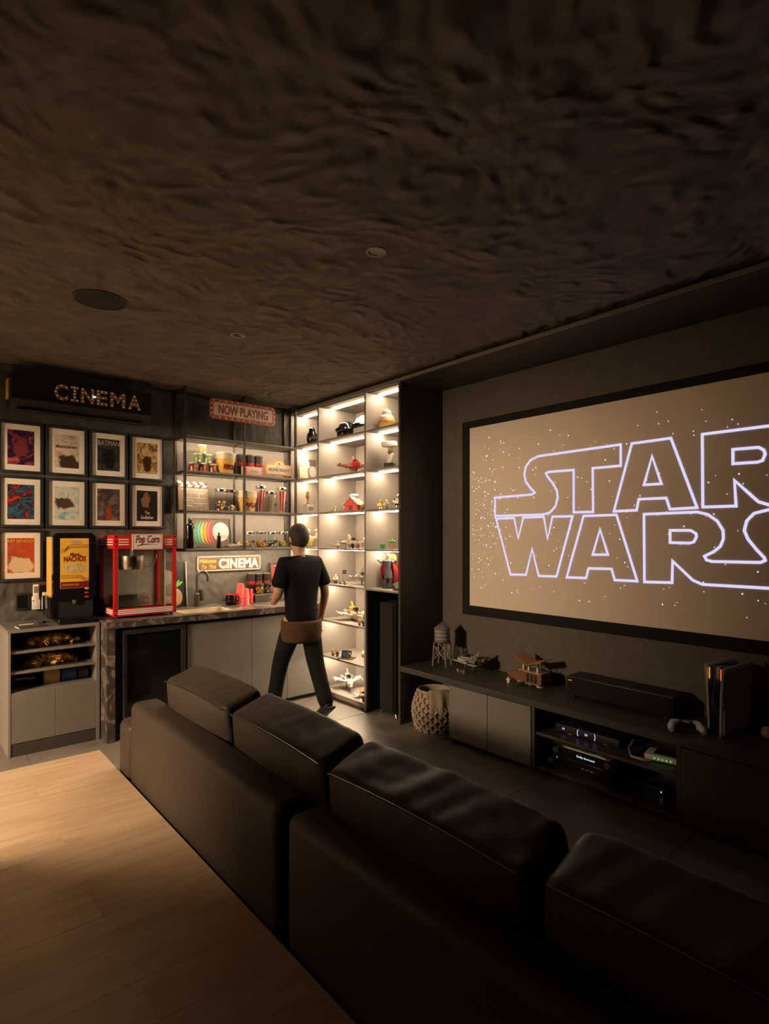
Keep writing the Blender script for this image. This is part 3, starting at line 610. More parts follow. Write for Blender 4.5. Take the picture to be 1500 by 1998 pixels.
B().tube([(.29, .2, .40), (.33, .2, .39), (.37, .2, .42), (.39, .2, .47), (.40, .2, .545)], .004, 8).build('kettle_cable', 'lgrey', kt)
B().cyl((.19, .02, .15), (.19, .02, .375), .002, n=6).build('stirrer_rod', 'lgrey', kt)
lb = B().lathe([(0, .455), (.018, .460), (.028, .478), (.028, .492), (.014, .525), (.012, .545)], 20, (.435, .15, 0)).build('light_bulb', 'glass', pm)
for x in (.03, W - .03):
    for yy in (.03, D - .03): B().cyl((x, yy, 0), (x, yy, .018), .012).build('foot', 'black', pm)
sg = B().bx(.125, .372, -.016, -.002, .535, .665, .004).build('name_sign', 'red', pm)
B().bx(.131, .366, -.0175, -.0155, .541, .659, .001, seg=1).build('sign_face', 'white', sg)
B().ring(.139, .358, .549, .651, .0015, -.0183, -.017).build('sign_border', 'maroon', sg)
text('Pop Corn', sg, 'maroon', (.249, -.0185, .612), .085, .185, shear=.25, bold=.0015)
B().tube([(.165, -.0182, .567), (.20, -.0182, .577), (.25, -.0182, .581), (.30, -.0182, .578), (.335, -.0182, .568)], [.003, .0045, .003, .0015, .0008], 6).build('flourish', 'maroon', sg)

# framed print leaning behind the popcorn machine
t = thing('framed_print', 'black framed print with green and brown shapes leaning behind the popcorn machine', 'picture', (1.80, 5.135, .9055)); t.rotation_euler = (R(-5), 0, 0)
B().ring(-.21, .21, 0, .415, .016, 0, .02).build('frame', 'black', t); B().ring(-.214, -.21, 0, .415, .002, 0, .02).build('inner_edge', 'cream', t)
B().bx(.205, .2105, -.003, 0, 0, .415).build('frame_edge', 'cream', t)
B().bx(-.194, .194, .008, .012, .016, .399).build('print', 'black', t)
for (px_, pz_, rx, rz_, mm) in ((.03, .26, .07, .08, 'lgrey'), (.06, .16, .06, .07, 'mgrey'), (.11, .09, .06, .08, 'tan'), (.02, .06, .05, .06, 'lgrey')): B().sph((px_, .007, pz_), (rx, .002, rz_)).build('print_shape', mm, t)
for a in (-40, -15, 10, 35): B().sph((.115 + .045 * math.sin(R(a)), .0065, .19 + .02 * math.cos(R(a))), (.012, .002, .04), rot=(0, R(a + 20), 0)).build('print_shape', 'green', t)

# ---------------------------------------------------------------- things on the counter
t = thing('wall_sign', 'dark marquee sign reading Welcome to the Cinema on the plaster wall', 'sign', (2.452, 5.199, 1.287))
def rrect(w, h, r, n=5):
    p = []
    for cx, cz, a0 in ((w / 2 - r, h / 2 - r, 0), (-w / 2 + r, h / 2 - r, 90), (-w / 2 + r, -h / 2 + r, 180), (w / 2 - r, -h / 2 + r, 270)):
        p += [(cx + r * math.cos(R(a0 + 90 * i / n)), cz + r * math.sin(R(a0 + 90 * i / n))) for i in range(n + 1)]
    return p
B().prism(rrect(.67, .155, .02), -.012, 0).build('plate', M('sign_brown', (.10, .055, .035), .4), t)
B().tube([(x, -.0125, z) for x, z in rrect(.645, .13, .016)], .004, 6, closed=True).build('border', 'cream', t)
text('Welcome', t, 'orange', (-.225, -.013, .026), .052, .165, shear=.3, bold=.0008); text('To The', t, 'orange', (-.215, -.013, -.03), .052, .14, shear=.3, bold=.0008)
lt = text('CINEMA', t, 'cream', (.095, -.0135, -.002), .125, .42, bold=.005, spacing=1.05)
rnd = random.Random(5)
bb = B()
for i in range(66): bb.sph((-.205 + .42 * (i + .5) / 66, -.0150, rnd.choice((-.03, -.015, 0, .015, .03))), (.0022, .001, .0022), 6, 4)
bb.build('painted_bulbs', 'orange', lt)['kind'] = 'stuff'; lt.children[0].location = (-.095, .0135, .002)

t = thing('mug', 'round glossy black mug with a red rim beside the sink', 'mug', (2.375, 5.0, .9055))
B().lathe([(0, 0), (.045, 0), (.056, .03), (.054, .065), (.046, .092), (.04, .092), (.04, .02), (0, .02)], 28).build('bowl', 'black_gloss', t)
B().lathe([(.046, .0915), (.049, .096), (.041, .098), (.039, .0915)], 28).build('rim', 'red', t)
B().tube([(.05, 0, .075), (.078, 0, .068), (.08, 0, .04), (.053, 0, .028)], .006, 8).build('handle', 'black_gloss', t)
def cup_stack(lab, x, y, n, r, h, mat='red_soft'):
    """tumblers upside down, one over the other: each one is a tumbler of its own"""
    for k in range(n):
        z = .9055 + k * .032
        t = thing('plastic_tumbler', lab[k], 'tumbler', (x, y, z), group='red plastic tumblers stacked on the worktop')
        B().lathe([(r, 0), (r * 1.02, .006), (r * .97, .012), (r * .74, h), (0, h), (0, h - .003), (r * .70, h - .004), (r * .95, .003)], 28).build('wall', mat, t)
cup_stack(['bottom pink-red tumbler of the tall rear stack on the worktop', 'second pink-red tumbler of the tall rear stack', 'third pink-red tumbler of the tall rear stack', 'top pink-red tumbler of the tall rear stack on the worktop'], 2.50, 5.06, 4, .043, .09)
cup_stack(['bottom pink-red tumbler of the front stack on the worktop', 'middle pink-red tumbler of the front stack', 'top pink-red tumbler of the front stack on the worktop'], 2.475, 4.93, 3, .047, .085)
cup_stack(['lower deep red tumbler of the stack nearest the stone ledge', 'upper deep red tumbler of the stack nearest the stone ledge'], 2.585, 5.04, 2, .037, .10, 'red')

def lid_cup(lab, x, y, z, h=.2, band=True, grp='black lidded cups'):
    t = thing('lidded_cup', lab, 'cup', (x, y, z), group=grp)
    B().lathe([(0, 0), (.028, 0), (.042, h - .012), (0, h - .012)], 24).build('cup', 'black', t)
    B().lathe([(.0435, h - .016), (.0445, h - .012), (.0445, h - .006), (.036, h - .004), (.034, h), (0, h)], 24).build('lid', 'dgrey', t)
    if band:
        B().lathe([(.0352, h * .43), (.0385, h * .62)], 24, c=(0, 0, 0)).build('printed_band', 'red_dark', t)
        o = text('NETFLIX', t, 'red', (0, -.0400, h * .525), .03, .058); o.rotation_euler = (R(-4), 0, 0)
    return t
lid_cup('black lidded cup with red lettering, leftmost on the stone ledge', 2.605 + .045, 5.14, .9805, .205, grp='black cups on the stone ledge')
lid_cup('black lidded cup behind the jar of popcorn kernels', 2.735, 5.15, .9805, .2, grp='black cups on the stone ledge')
lid_cup('black lidded cup behind the jar of coloured sweets on the ledge', 2.825, 5.15, .9805, .2, grp='black cups on the stone ledge')

def jar(name, lab, x, y, z, r, h, lid='steel', fill=None, lab_plate=True, grp='glass storage jars', tilt=0):
    t = thing(name, lab, 'jar', (x, y, z), group=grp)
    B().lathe([(0, 0.001), (r, 0.001), (r, h - .028), (r * .93, h - .02), (r * .93, h - .016)], 28).build('glass', 'glass', t)
    B().lathe([(r * .9, h - .022), (r * 1.02, h - .022), (r * 1.03, h - .002), (r * 1.0, h), (0, h)], 28).build('lid', lid, t)
    if fill: fill(t, r, h)
    if lab_plate:
        o = B().bx(-.018, .018, -.001, .001, -.012, .012).build('label_plate', 'black', t); o.location = (r * .35, -r * .985, h * .38); o.rotation_euler = (0, 0, R(20))
    return t
def balls(cols, br, top, n, seed):
    def f(t, r, h):
        rnd = random.Random(seed); b = B(); q = 0
        while q < n:
            a, d, z = rnd.uniform(0, 6.283), (r - br - .002) * math.sqrt(rnd.random()), rnd.uniform(br + .003, top)
            b.sph((d * math.cos(a), d * math.sin(a), z), br * rnd.uniform(.85, 1.1), 8, 6, m=rnd.randrange(len(cols))); q += 1
        b.build('sweets', cols, t)['kind'] = 'stuff'
    return f
def sticks(cols, n, length, sr, tilt, seed):
    def f(t, r, h):
        rnd = random.Random(seed)
        for i in range(n):
            a = 6.283 * i / n; d = r * .85 * math.sqrt(rnd.random()) + .003; la = a + rnd.uniform(-.5, .5)
            p0 = Vector((d * .5 * math.cos(a) - tilt[0] * .4, d * .5 * math.sin(a), .004)); p1 = Vector((min(r * .82, d * 1.2) * math.cos(la) * .9 + tilt[0] * .3, d * math.sin(la), length))
            B().cyl(p0, p1, sr, n=8).build('stick', cols[i % len(cols)], t)
    return f
jar('storage_jar', 'small glass jar of golden popcorn kernels on the stone ledge', 2.70, 5.06, .9805, .043, .105, 'black', balls(['yellow', 'tan', 'orange'], .006, .075, 110, 4), grp='jars on the stone ledge')
jar('storage_jar', 'small glass jar of mixed coloured sweets on the stone ledge', 2.80, 5.06, .9805, .043, .105, 'black', balls(['yellow', 'green', 'red', 'black', 'blue'], .009, .07, 60, 6), grp='jars on the stone ledge')
t = thing('framed_film_print', 'black framed red print with white perforated film strips behind the person', 'picture', (2.995, 5.13, .9805)); t.rotation_euler = (R(-8), 0, 0)
B().ring(-.12, .12, 0, .30, .018, 0, .018).build('frame', 'black', t); B().bx(-.103, .103, .008, .012, .018, .282).build('print', 'red', t)
for k in range(4):
    z = .245 - k * .066
    B().bx(-.07, .075, .0065, .008, z - .024, z + .026).build('film_strip', 'black', t)
    pf = B()
    for i in range(9):
        for zz in (z - .019, z + .021): pf.bx(-.064 + i * .0155, -.057 + i * .0155, .006, .0066, zz - .0035, zz + .0035)
    pf.build('perforations', 'white', t, smooth=False)
# ---------------------------------------------------------------- wall-hung metal shelf above the counter
hs = thing('wall_shelf', 'black metal frame wall shelf with lit panels hanging above the sink counter', 'shelf', (1.92, 4.97, 1.415))
def ch(x0, x1, y0, y1, z0, z1, bev=0.001): return B().bx(x0 - 1.92, x1 - 1.92, y0 - 4.97, y1 - 4.97, z0 - 1.415, z1 - 1.415, bev, seg=1)
PX = (1.912, 2.482, 3.048); PW = .02
for x in PX:
    ch(x, x + PW, 4.96, 4.98, 1.415, 2.88).build('post', 'black_metal', hs)
    ch(x, x + PW, 5.178, 5.198, 1.415, 2.88).build('post', 'black_metal', hs)
    ch(x, x + PW, 4.98, 5.178, 2.84, 2.86).build('rail', 'black_metal', hs)
HZ = (2.447, 2.135, 1.785, 1.437)
for z in HZ:
    for a, b in ((PX[0] + PW, PX[1]), (PX[1] + PW, PX[2])):
        s = ch(a, b, 4.962, 5.176, z - .014, z).build('shelf_board', 'greige_door', hs)
        ch(a, b, 4.958, 4.974, z - .026, z - .014).build('front_rail', 'black_metal', s); ch(a, b, 5.15, 5.17, z - .026, z - .014).build('rear_rail', 'black_metal', s)
        if z > 1.5: ch(a + .01, b - .01, 4.9755, 4.9875, z - .021, z - .0145).build('led_strip', 'led_hang', s, smooth=False)
        else: ch(a + .01, b - .01, 4.9755, 4.9875, z - .021, z - .0145).build('led_strip', 'led_under', s, smooth=False)
    ch(PX[0] + .002, PX[0] + .018, 4.98, 5.178, z - .026, z).build('side_rail', 'black_metal', hs); ch(PX[2] + .002, PX[2] + .018, 4.98, 5.178, z - .026, z).build('side_rail', 'black_metal', hs)
for z1, z0 in zip(HZ, HZ[1:]):
    for a, b in ((PX[0] + PW, PX[1]), (PX[1] + PW, PX[2])): ch(a, b, 5.182, 5.196, z0, z1 - .014).build('back_panel', 'greige', hs)

sg = thing('marquee_sign', 'cream and red bulb-edged sign reading Now Playing on the shelf posts', 'sign', (2.476, 4.957, 2.715))
B().prism(rrect(.672, .186, .035), -.012, 0).build('board', M('sign_red', (.42, .09, .04), .4), sg)
B().prism(rrect(.60, .118, .02), -.0145, -.012).build('face', M('sign_cream', (.72, .56, .46), .5), sg)
text('NOW PLAYING', sg, 'red_dark', (0, -.0155, 0), .115, .505, bold=.003)
for i in range(11):
    for z in (-.0765, .0765): B().sph((-.30 + i * .06, -.013, z), .009, 10, 6).build('bulb', 'cream', sg)
for z in (-.045, 0, .045):
    for x in (-.318, .318): B().sph((x, -.013, z), .009, 10, 6).build('bulb', 'cream', sg)

# top shelf of the wall shelf (z 2.135)
ZA = 2.1355
def snack_can(lab, x, z, colr):
    t = thing('snack_can', lab, 'snack can', (x, 5.06, z), group='small snack cans stacked in a pyramid')
    B().lathe([(0, .002), (.034, .002), (.035, .004), (.035, .071), (.034, .074)], 24).build('can', colr, t)
    B().lathe([(.0365, .070), (.038, .073), (.038, .081), (.036, .083), (0, .083)], 24).build('lid', 'white', t); B().lathe([(0, 0), (.0355, 0), (.0355, .004), (0, .004)], 24).build('base_rim', 'lgrey', t)
    o = B().sph((0, 0, 0), (.014, .002, .02)).build('printed_oval', 'tan', t); o.location = (.008, -.0342, .045); o.rotation_euler = (0, 0, R(13))
    o = B().bx(-.017, .017, -.0008, .0008, -.011, .011).build('printed_patch', 'red' if colr == 'red_dark' else 'cream', t); o.location = (.008, -.0345, .016); o.rotation_euler = (0, 0, R(13))
    o = B().bx(-.006, .006, -.0008, .0008, -.02, .02).build('printed_panel', 'cream', t); o.location = (-.022, -.0278, .026); o.rotation_euler = (0, 0, R(-38))
for x, z, col, lab in ((2.030, 0, 'red_dark', 'red snack can at the left of the bottom row'), (2.120, 0, 'red_dark', 'red snack can in the middle of the bottom row'), (2.218, 0, 'red_dark', 'red snack can at the right of the bottom row beside the bucket'), (2.074, .0835, 'green', 'green snack can at the left of the second row'), (2.168, .0835, 'green', 'green snack can at the right of the second row'), (2.121, .167, 'orange', 'orange snack can on top of the pyramid')):
    snack_can(lab, x, ZA + z, col)
def bucket(lab, x, y, z):
    t = thing('popcorn_bucket', lab, 'bucket', (x, y, z), group='yellow popcorn buckets')
    B().lathe([(0, 0), (.068, 0), (.070, .003), (.090, .135), (0, .13)], 36).build('bucket', 'yellow', t)
    for k in range(5): B().lathe([(.0885 + k * .0006, .135 + k * .0125), (.0935 + k * .0004, .137 + k * .0125), (.0935 + k * .0004, .146 + k * .0125), (.0895 + k * .0006, .1475 + k * .0125)] + ([(.085, .1975), (.083, .16), (0, .16)] if k == 4 else []), 36).build('nested_rim', 'cream', t)
    tm = text_mesh('POPCORN', .06, .135, .003, bold=.003)
    for v in tm.vertices:
        rr = .071 + .0187 * (v.co.z + .058) / .135 + .0022; a = v.co.x / rr + .25
        y_ = v.co.y; v.co = (rr * math.sin(a) - y_ * 0, -(rr - y_) * math.cos(a) , v.co.z)
    b = B(); b.mesh(tm); o = b.build('lettering', 'maroon', t, smooth=False); o.location = (0, 0, .062)
    pb = B(); rnd = random.Random(int(x * 100))
    for i in range(70):
        a = rnd.uniform(-1.7, 1.7); zz = rnd.choice((rnd.uniform(.005, .05), rnd.uniform(.005, .035), rnd.uniform(.1, .13)))
        if i > 55: zz = rnd.uniform(.06, .13)
        rr = .070 + .020 * zz / .135; pb.sph((rr * math.sin(a), -rr * math.cos(a), zz), rnd.uniform(.004, .0075), 7, 5)
    pb.build('printed_popcorn', 'cream', t)['kind'] = 'stuff'
bucket('yellow popcorn bucket stack beside the snack cans', 2.345, 5.07, ZA)
for x, lab in ((2.533, 'black lidded cup left of three on the top wall shelf'), (2.626, 'black lidded cup in the middle of three on the top wall shelf'), (2.719, 'black lidded cup right of three on the top wall shelf')): lid_cup(lab, x, 5.115, ZA, .212, grp='black cups on the wall shelf')
t = thing('ticket_box', 'small white box printed like a cinema ticket below the black cups', 'box', (2.60, 5.02, ZA))
B().bx(-.10, .10, -.015, .03, 0, .083, .002).build('box', 'mat_white', t); B().ring(-.06, .094, .006, .077, .003, -.0165, -.0149).build('printed_border', 'red_soft', t); B().bx(-.096, -.066, -.0165, -.0149, .006, .077).build('printed_stub', 'red_soft', t)
text('TICKET', t, 'red_soft', (.018, -.0165, .042), .03, .09)
t = thing('light_box', 'cream marquee light box reading Movie Night with a red star', 'sign', (2.892, 5.02, ZA))
pts = [(-.15, .022), (.15, .022), (.15, .132), (.07, .132)] + [(.065 * math.cos(R(a)), .135 + .04 * math.sin(R(a))) for a in range(0, 181, 20)] + [(-.07, .132), (-.15, .132)]
B().prism(pts, -.008, .012).build('board', 'orange', t)
pts2 = [(-.138, .034), (.138, .034), (.138, .120), (.062, .120)] + [(.052 * math.cos(R(a)), .128 + .034 * math.sin(R(a))) for a in range(0, 181, 20)] + [(-.062, .120), (-.138, .120)]
B().prism(pts2, -.0105, -.008).build('face', 'cream', t)
text('MOVIE NIGHT', t, 'dgrey', (0, -.0115, .075), .048, .235)
st = [((.016 if i % 2 == 0 else .007) * math.sin(R(i * 36)), .137 + (.016 if i % 2 == 0 else .007) * math.cos(R(i * 36))) for i in range(10)]
B().prism(st, -.0125, -.0105).build('star', 'red', t)
for i in range(15):
    for z in (.028, .126):
        if z > .1 and 4 <= i <= 10: continue
        B().sph((-.14 + i * .02, -.009, z), (.005, .002, .004), 8, 5).build('bulb', 'cream', t)
for x in (-.07, .05): B().bx(x, x + .02, -.02, .02, 0, .023, .003).build('foot', 'glass', t)

# middle shelf (z 1.785)
ZB = 1.7855
t = thing('clapperboard', 'film clapperboard with white slanted bars leaning on the wall shelf', 'clapperboard', (2.055, 5.075, ZB)); t.rotation_euler = (R(-9), 0, R(6))
B().bx(-.145, .145, 0, .012, 0, .21, .002).build('board', M('clapper_board', (.30, .22, .16), .35), t)
for z0, z1, tilt in ((.213, .238, 0), (.240, .268, 2)):
    arm = B().bx(-.145, .145, -.002, .013, z0, z1, .001).build('clapper_arm', 'brown', t)
    for i in range(4):
        x = -.135 + i * .072; sl = .022 if tilt else -.022
        B().prism([(x, z0 + .001), (x + .042, z0 + .001), (x + .042 - sl, z1 - .001), (x - sl, z1 - .001)], -.0035, -.002).build('white_bar', 'white', arm)
for z in (.16, .115, .065): B().bx(-.10, .12, -.0015, 0, z, z + .003).build('printed_rule', 'white', t)
for x in (-.03, .05): B().bx(x, x + .003, -.0015, 0, .115, .16).build('printed_rule', 'white', t)
text('PRODUCTION', t, 'white', (-.04, -.0015, .19), .03, .15); text('DIRECTOR', t, 'white', (-.055, -.0015, .092), .025, .10); text('CAMERA', t, 'white', (-.06, -.0015, .042), .025, .09)
t = thing('glass_dog', 'tiny clear glass animal ornament in front of the clapperboard', 'ornament', (2.085, 5.00, ZB))
B().sph((0, 0, .028), (.026, .012, .013)).build('body', 'glass', t)
B().sph((.026, 0, .044), (.012, .009, .012)).build('head', 'glass', t)
for x in (-.017, .017):
    for yy in (-.006, .006): B().cyl((x, yy, 0), (x, yy, .024), .005, n=8).build('leg', 'glass', t)
jar('storage_jar', 'tall glass jar of colourful gumballs on the middle wall shelf', 2.30, 5.06, ZB, .056, .208, 'steel', balls(['red', 'orange', 'green', 'yellow', 'blue', 'white'], .0115, .085, 75, 8), False, 'jars on the middle wall shelf')
jar('storage_jar', 'tall glass jar a quarter full of white marshmallows', 2.414, 5.08, ZB, .054, .205, 'steel', balls(['cream', 'white'], .015, .05, 26, 9), True, 'jars on the middle wall shelf')
bucket('yellow popcorn bucket stack between the marshmallow and straw jars', 2.564, 5.055, ZB)
jar('storage_jar', 'tallest glass jar with fanned red and white straws', 2.716, 5.06, ZB, .052, .26, 'steel', sticks(['red', 'white', 'red_soft'], 9, .22, .004, (.03, 0), 3), False, 'jars on the middle wall shelf')
jar('storage_jar', 'glass jar full of thin wooden sticks', 2.832, 5.06, ZB, .052, .21, 'steel', sticks(['cream', 'tan'], 26, .17, .0022, (0, 0), 5), True, 'jars on the middle wall shelf')
jar('storage_jar', 'tall glass jar of upright striped red and white straws at the shelf end', 2.955, 5.06, ZB, .05, .255, 'steel', sticks(['red_soft', 'white', 'red'], 16, .22, .0045, (0, 0), 6), True, 'jars on the middle wall shelf')

# bottom shelf (z 1.437)
ZD = 1.4375
def draped_statuette(lab, x, y, z, h, extra=False):
    t = thing('draped_statuette', lab, 'statuette', (x, y, z))
    B().lathe([(0, 0), (.16 * h, 0), (.15 * h, .12 * h), (.115 * h, .45 * h), (.13 * h, .68 * h), (.12 * h, .76 * h), (.05 * h, .82 * h), (0, .83 * h)], 18, sy=.75).build('robe', 'black_gloss', t)
    B().sph((0, 0, .90 * h), (.062 * h, .065 * h, .09 * h)).build('head', 'black', t)
    if extra: B().bx(.05 * h, .11 * h, -.14 * h, -.10 * h, .02 * h, .62 * h, .01 * h).build('sash', 'lgrey', t)
    B().lathe([(0, 0), (.17 * h, 0), (.17 * h, .015 * h), (0, .015 * h)], 18).build('base', 'black', t)
draped_statuette('tall black robed statuette with a grey sash at the left end of the shelf', 1.99, 5.02, ZD, .285, True)
draped_statuette('short black robed statuette in front of the rainbow print', 2.262, 5.02, ZD, .15)
t = thing('framed_rainbow_print', 'framed dark print with a row of rainbow crescents and a white dome', 'picture', (2.245, 5.13, ZD)); t.rotation_euler = (R(-6), 0, 0)
B().ring(-.20, .20, 0, .285, .014, 0, .018, bev=.001).build('frame', 'dgrey', t); B().bx(-.188, .188, .008, .012, .012, .273).build('print', M('print_brown', (.16, .115, .085), .6), t)
for i, col in enumerate(((.05, .45, .16), (.10, .42, .48), (.75, .50, .10), (.80, .35, .08), (.75, .16, .12), (.65, .08, .10))):
    x = -.115 + i * .031; mm = M('crescent_%d' % i, col, .5)
    o = [(x + .055 * math.cos(R(a)), .145 + .105 * math.sin(R(a))) for a in range(90, 271, 15)]; q = [(x + .028 * math.cos(R(a)) * 1.0, .145 + .105 * math.sin(R(a))) for a in range(265, 94, -15)]
    B().prism(o + q, .0068 - .0002 * i, .008).build('crescent', mm, t)
o = [(.095 + .082 * math.cos(R(a)), .155 + .09 * math.sin(R(a))) for a in range(0, 360, 15)]
B().prism(o, .004, .0054).build('white_dome', 'white', t); B().bx(.03, .16, .003, .004, .085, .125).build('dome_band', 'cream', t)
mix = (['cream', 'tan', 'brown'], ['orange', 'red', 'yellow', 'green'], ['black', 'white', 'dgrey'], ['yellow', 'green', 'tan'])
for x, m_, lab, sd in ((2.594, mix[0], 'small jar of pale nuts, leftmost of four on the bottom wall shelf', 1), (2.715, mix[1], 'small jar of orange and red sweets, second of four', 2), (2.844, mix[2], 'small jar of black and white sweets, third of four', 3), (2.965, mix[3], 'small jar of yellow and green sweets, rightmost of four', 4)):
    jar('storage_jar', lab, x, 5.06, ZD, .05, .155, 'steel', balls(m_, .0075, .065, 95, 20 + sd), True, 'small jars on the bottom wall shelf')

# ---------------------------------------------------------------- air conditioner with marquee lettering
ac = thing('air_conditioner', 'long black wall air conditioner carrying marquee letters reading Cinema', 'air conditioner', (1.13, 5.2, 2.50))
prof = [(-.0, .06), (-.10, .0), (-.17, .02), (-.225, .07), (-.23, .26), (-.20, .275), (0, .275)]
B().prism([(p[0], p[1]) for p in prof], -.50, .505, 'x').build('housing', 'black', ac)
B().bx(-.495, .50, -.2335, -.2295, .075, .255, .001, seg=1).build('front_panel', 'black_gloss', ac)
B().bx(-.46, .46, -.19, -.13, .002, .014, .002, rot=(R(14), 0, 0)).build('air_flap', 'black', ac)
B().bx(-.512, -.501, -.12, -.02, .09, .24, .002).build('side_label', 'yellow', ac)
mb = M('marquee_brown', (.34, .17, .07), .5)
for i, ch_ in enumerate('CINEMA'):
    cx = (-.301, -.208, -.115, -.010, .110, .240)[i]; segs = {'C': [(.035, .04), (0, .052), (-.03, .03), (-.038, 0), (-.03, -.03), (0, -.052), (.035, -.04)], 'I': [(-.02, .05), (.02, .05), (0, .05), (0, .025), (0, 0), (0, -.025), (-.02, -.05), (.02, -.05)], 'N': [(-.035, .05), (-.035, .02), (-.035, -.02), (-.035, -.05), (-.015, .02), (.005, -.01), (.03, -.05), (.035, .05), (.035, .015), (.035, -.02)], 'E': [(-.03, .05), (0, .05), (.03, .05), (-.03, .025), (-.03, 0), (.01, 0), (-.03, -.025), (-.03, -.05), (0, -.05), (.03, -.05)], 'M': [(-.045, .05), (-.045, 0), (-.045, -.05), (-.022, .02), (0, -.02), (.022, .02), (.045, .05), (.045, 0), (.045, -.05)], 'A': [(0, .05), (-.013, .02), (.013, .02), (-.025, -.015), (.025, -.015), (-.038, -.05), (.038, -.05), (0, -.015)]}[ch_]
    lw = {'C': .098, 'I': .022, 'N': .098, 'E': .085, 'M': .118, 'A': .105}[ch_]
    lt = text(ch_, ac, mb, (.125 + cx, -.2345, .163), .16, lw, name='marquee_letter', bold=.006)
    if ch_ in 'IM':
        for zz in (-.05, .05): B().bx(-.028, .028, -.001, .001, zz - .009, zz + .009).build('serif', mb, lt) if ch_ == 'I' else None
    for dx, dz in segs: B().sph((dx, -.002, dz), (.0045, .003, .0045), 8, 5).build('bulb', 'bulb', lt)
B().bx(.045, .07, -.2375, -.2365, .155, .17).build('status_display', 'led_white', ac)

# ---------------------------------------------------------------- framed posters: titles kept, pictures abstract
def poster(col, row, lab, pal, title=None, tc='white', tz=.1, ts=.03, tw=.16, seed=0, mass=None, ctr=(0, 0, -.04), sz=(.055, 1, .085)):
    x = .719 + col * .3165; z = (2.237, 1.816, 1.400)[row]
    t = thing('framed_poster', lab, 'poster', (x, 5.2, z), group='framed posters on the back wall')
    B().ring(-.150, .150, -.20, .20, .021, -.03, -.001, bev=.001).build('frame', 'black', t)
    B().bx(-.1295, .1295, -.014, -.008, -.1795, .1795).build('mat', 'mat_white', t)
    p = B().bx(-.088, .088, -.0155, -.014, -.134, .134).build('print', art_mat('poster_print', pal, 1.8, seed, mass=mass, centre=ctr, size=sz), t)
    if title: text(title, p, tc, (0, -.0175, tz), ts, tw)
    return t
k_ = (.006, .006, .008)
poster(0, 0, 'framed poster of dark purple and crimson swirls, top row, leftmost', [(.008, .008, .02), (.03, .01, .045), (.02, .008, .03), (.22, .03, .05), (.35, .12, .10)], seed=1, mass=(.16, .03, .03), ctr=(0, 0, 0), sz=(.05, 1, .09))
poster(1, 0, 'framed sepia poster titled Braveheart', [(.30, .22, .15), (.48, .39, .29), (.62, .53, .42), (.40, .31, .22)], 'BRAVEHEART', 'dgrey', .035, .03, .155, 2, (.045, .03, .02), (.02, 0, -.09), (.08, 1, .075))
poster(2, 0, 'framed near-black poster titled Batman in grey capitals', [(.010, .011, .011), (.022, .024, .024), (.045, .045, .042), (.015, .012, .012)], 'BATMAN', 'lgrey', .10, .06, .168, 3, (.006, .006, .007))
poster(3, 0, 'framed poster of golden clouds over dark ground, top row, rightmost', [(.08, .04, .01), (.30, .17, .04), (.58, .42, .18), (.18, .10, .03)], seed=4, mass=(.03, .016, .006), ctr=(0, 0, -.05), sz=(.04, 1, .09))
poster(0, 1, 'framed poster of icy blue and fiery red patches on black', [(.01, .02, .05), (.04, .12, .20), (.008, .008, .012), (.45, .03, .015), (.5, .1, .05)], seed=5)
poster(1, 1, 'framed pale poster of blue sky over white cloud, middle row', [(.16, .36, .42), (.34, .50, .50), (.62, .58, .48), (.50, .50, .42)], seed=6, mass=(.08, .045, .025), ctr=(-.02, 0, .0), sz=(.08, 1, .05))
poster(2, 1, 'framed dark poster of grey-brown haze with a reddish core', [(.02, .018, .02), (.06, .04, .035), (.12, .09, .075), (.20, .16, .14)], seed=7, mass=(.28, .05, .02), ctr=(0, 0, -.09), sz=(.025, 1, .09))
poster(3, 1, 'framed black poster titled The Godfather', [k_, (.010, .008, .008), (.02, .012, .01), (.008, .008, .008)], 'The\nGodfather', 'cream', -.08, .042, .11, 8, (.20, .10, .06), (-.01, 0, .05), (.045, 1, .07))
poster(0, 2, 'framed bright red and cream poster titled Hey Arnold', [(.04, .09, .13), (.42, .05, .02), (.40, .07, .03), (.45, .08, .04), (.16, .24, .08)], 'HEY ARNOLD!', 'yellow', .112, .035, .168, 9, (.62, .50, .32), (.0, 0, -.08), (.09, 1, .07))
# ---------------------------------------------------------------- collectibles in the display cabinet (generic models)
S0, S1, S2, S3, S4, S5, S6, SB = [z + .0005 for z in SH] + [.0625]
def ginger_jar(name, lab, x, y, z, r, h, body, bandm, knob):
    t = thing(name, lab, 'jar', (x, y, z))
    B().lathe([(0, 0), (r * .55, 0), (r * .85, h * .12), (r, h * .36), (r * .86, h * .6), (r * .55, h * .70), (0, h * .70)], 28).build('body', body, t)
    B().lathe([(r * .99, h * .30), (r * 1.01, h * .34), (r * 1.0, h * .40), (r * .97, h * .43)], 28).build('painted_band', bandm, t)
    B().lathe([(r * .56, h * .70), (r * .58, h * .74), (r * .52, h * .86), (r * .25, h * .93), (0, h * .94)], 24).build('lid', body, t)
    B().sph((0, 0, h * .965), h * .035, 10, 8).build('knob', knob, t)
ginger_jar('round_lidded_jar', 'black round lidded jar on the top shelf next to the corner', 3.25, 4.96, S0, .058, .205, 'black_gloss', 'gunmetal', 'dgrey')
ginger_jar('round_lidded_jar', 'cream round lidded jar with an orange band on the top right shelf', 3.30, 3.832, S0, .076, .205, 'cream', 'orange', 'orange')
t = thing('name_plaque', 'small dark plaque beside the cream lidded jar', 'plaque', (3.24, 3.62, S0), -90); B().bx(-.05, .05, -.02, .02, 0, .008, .002).build('base', 'black', t); B().bx(-.045, .045, -.004, .004, .008, .035, .001, rot=(R(-15), 0, 0)).build('plate', 'gunmetal', t)
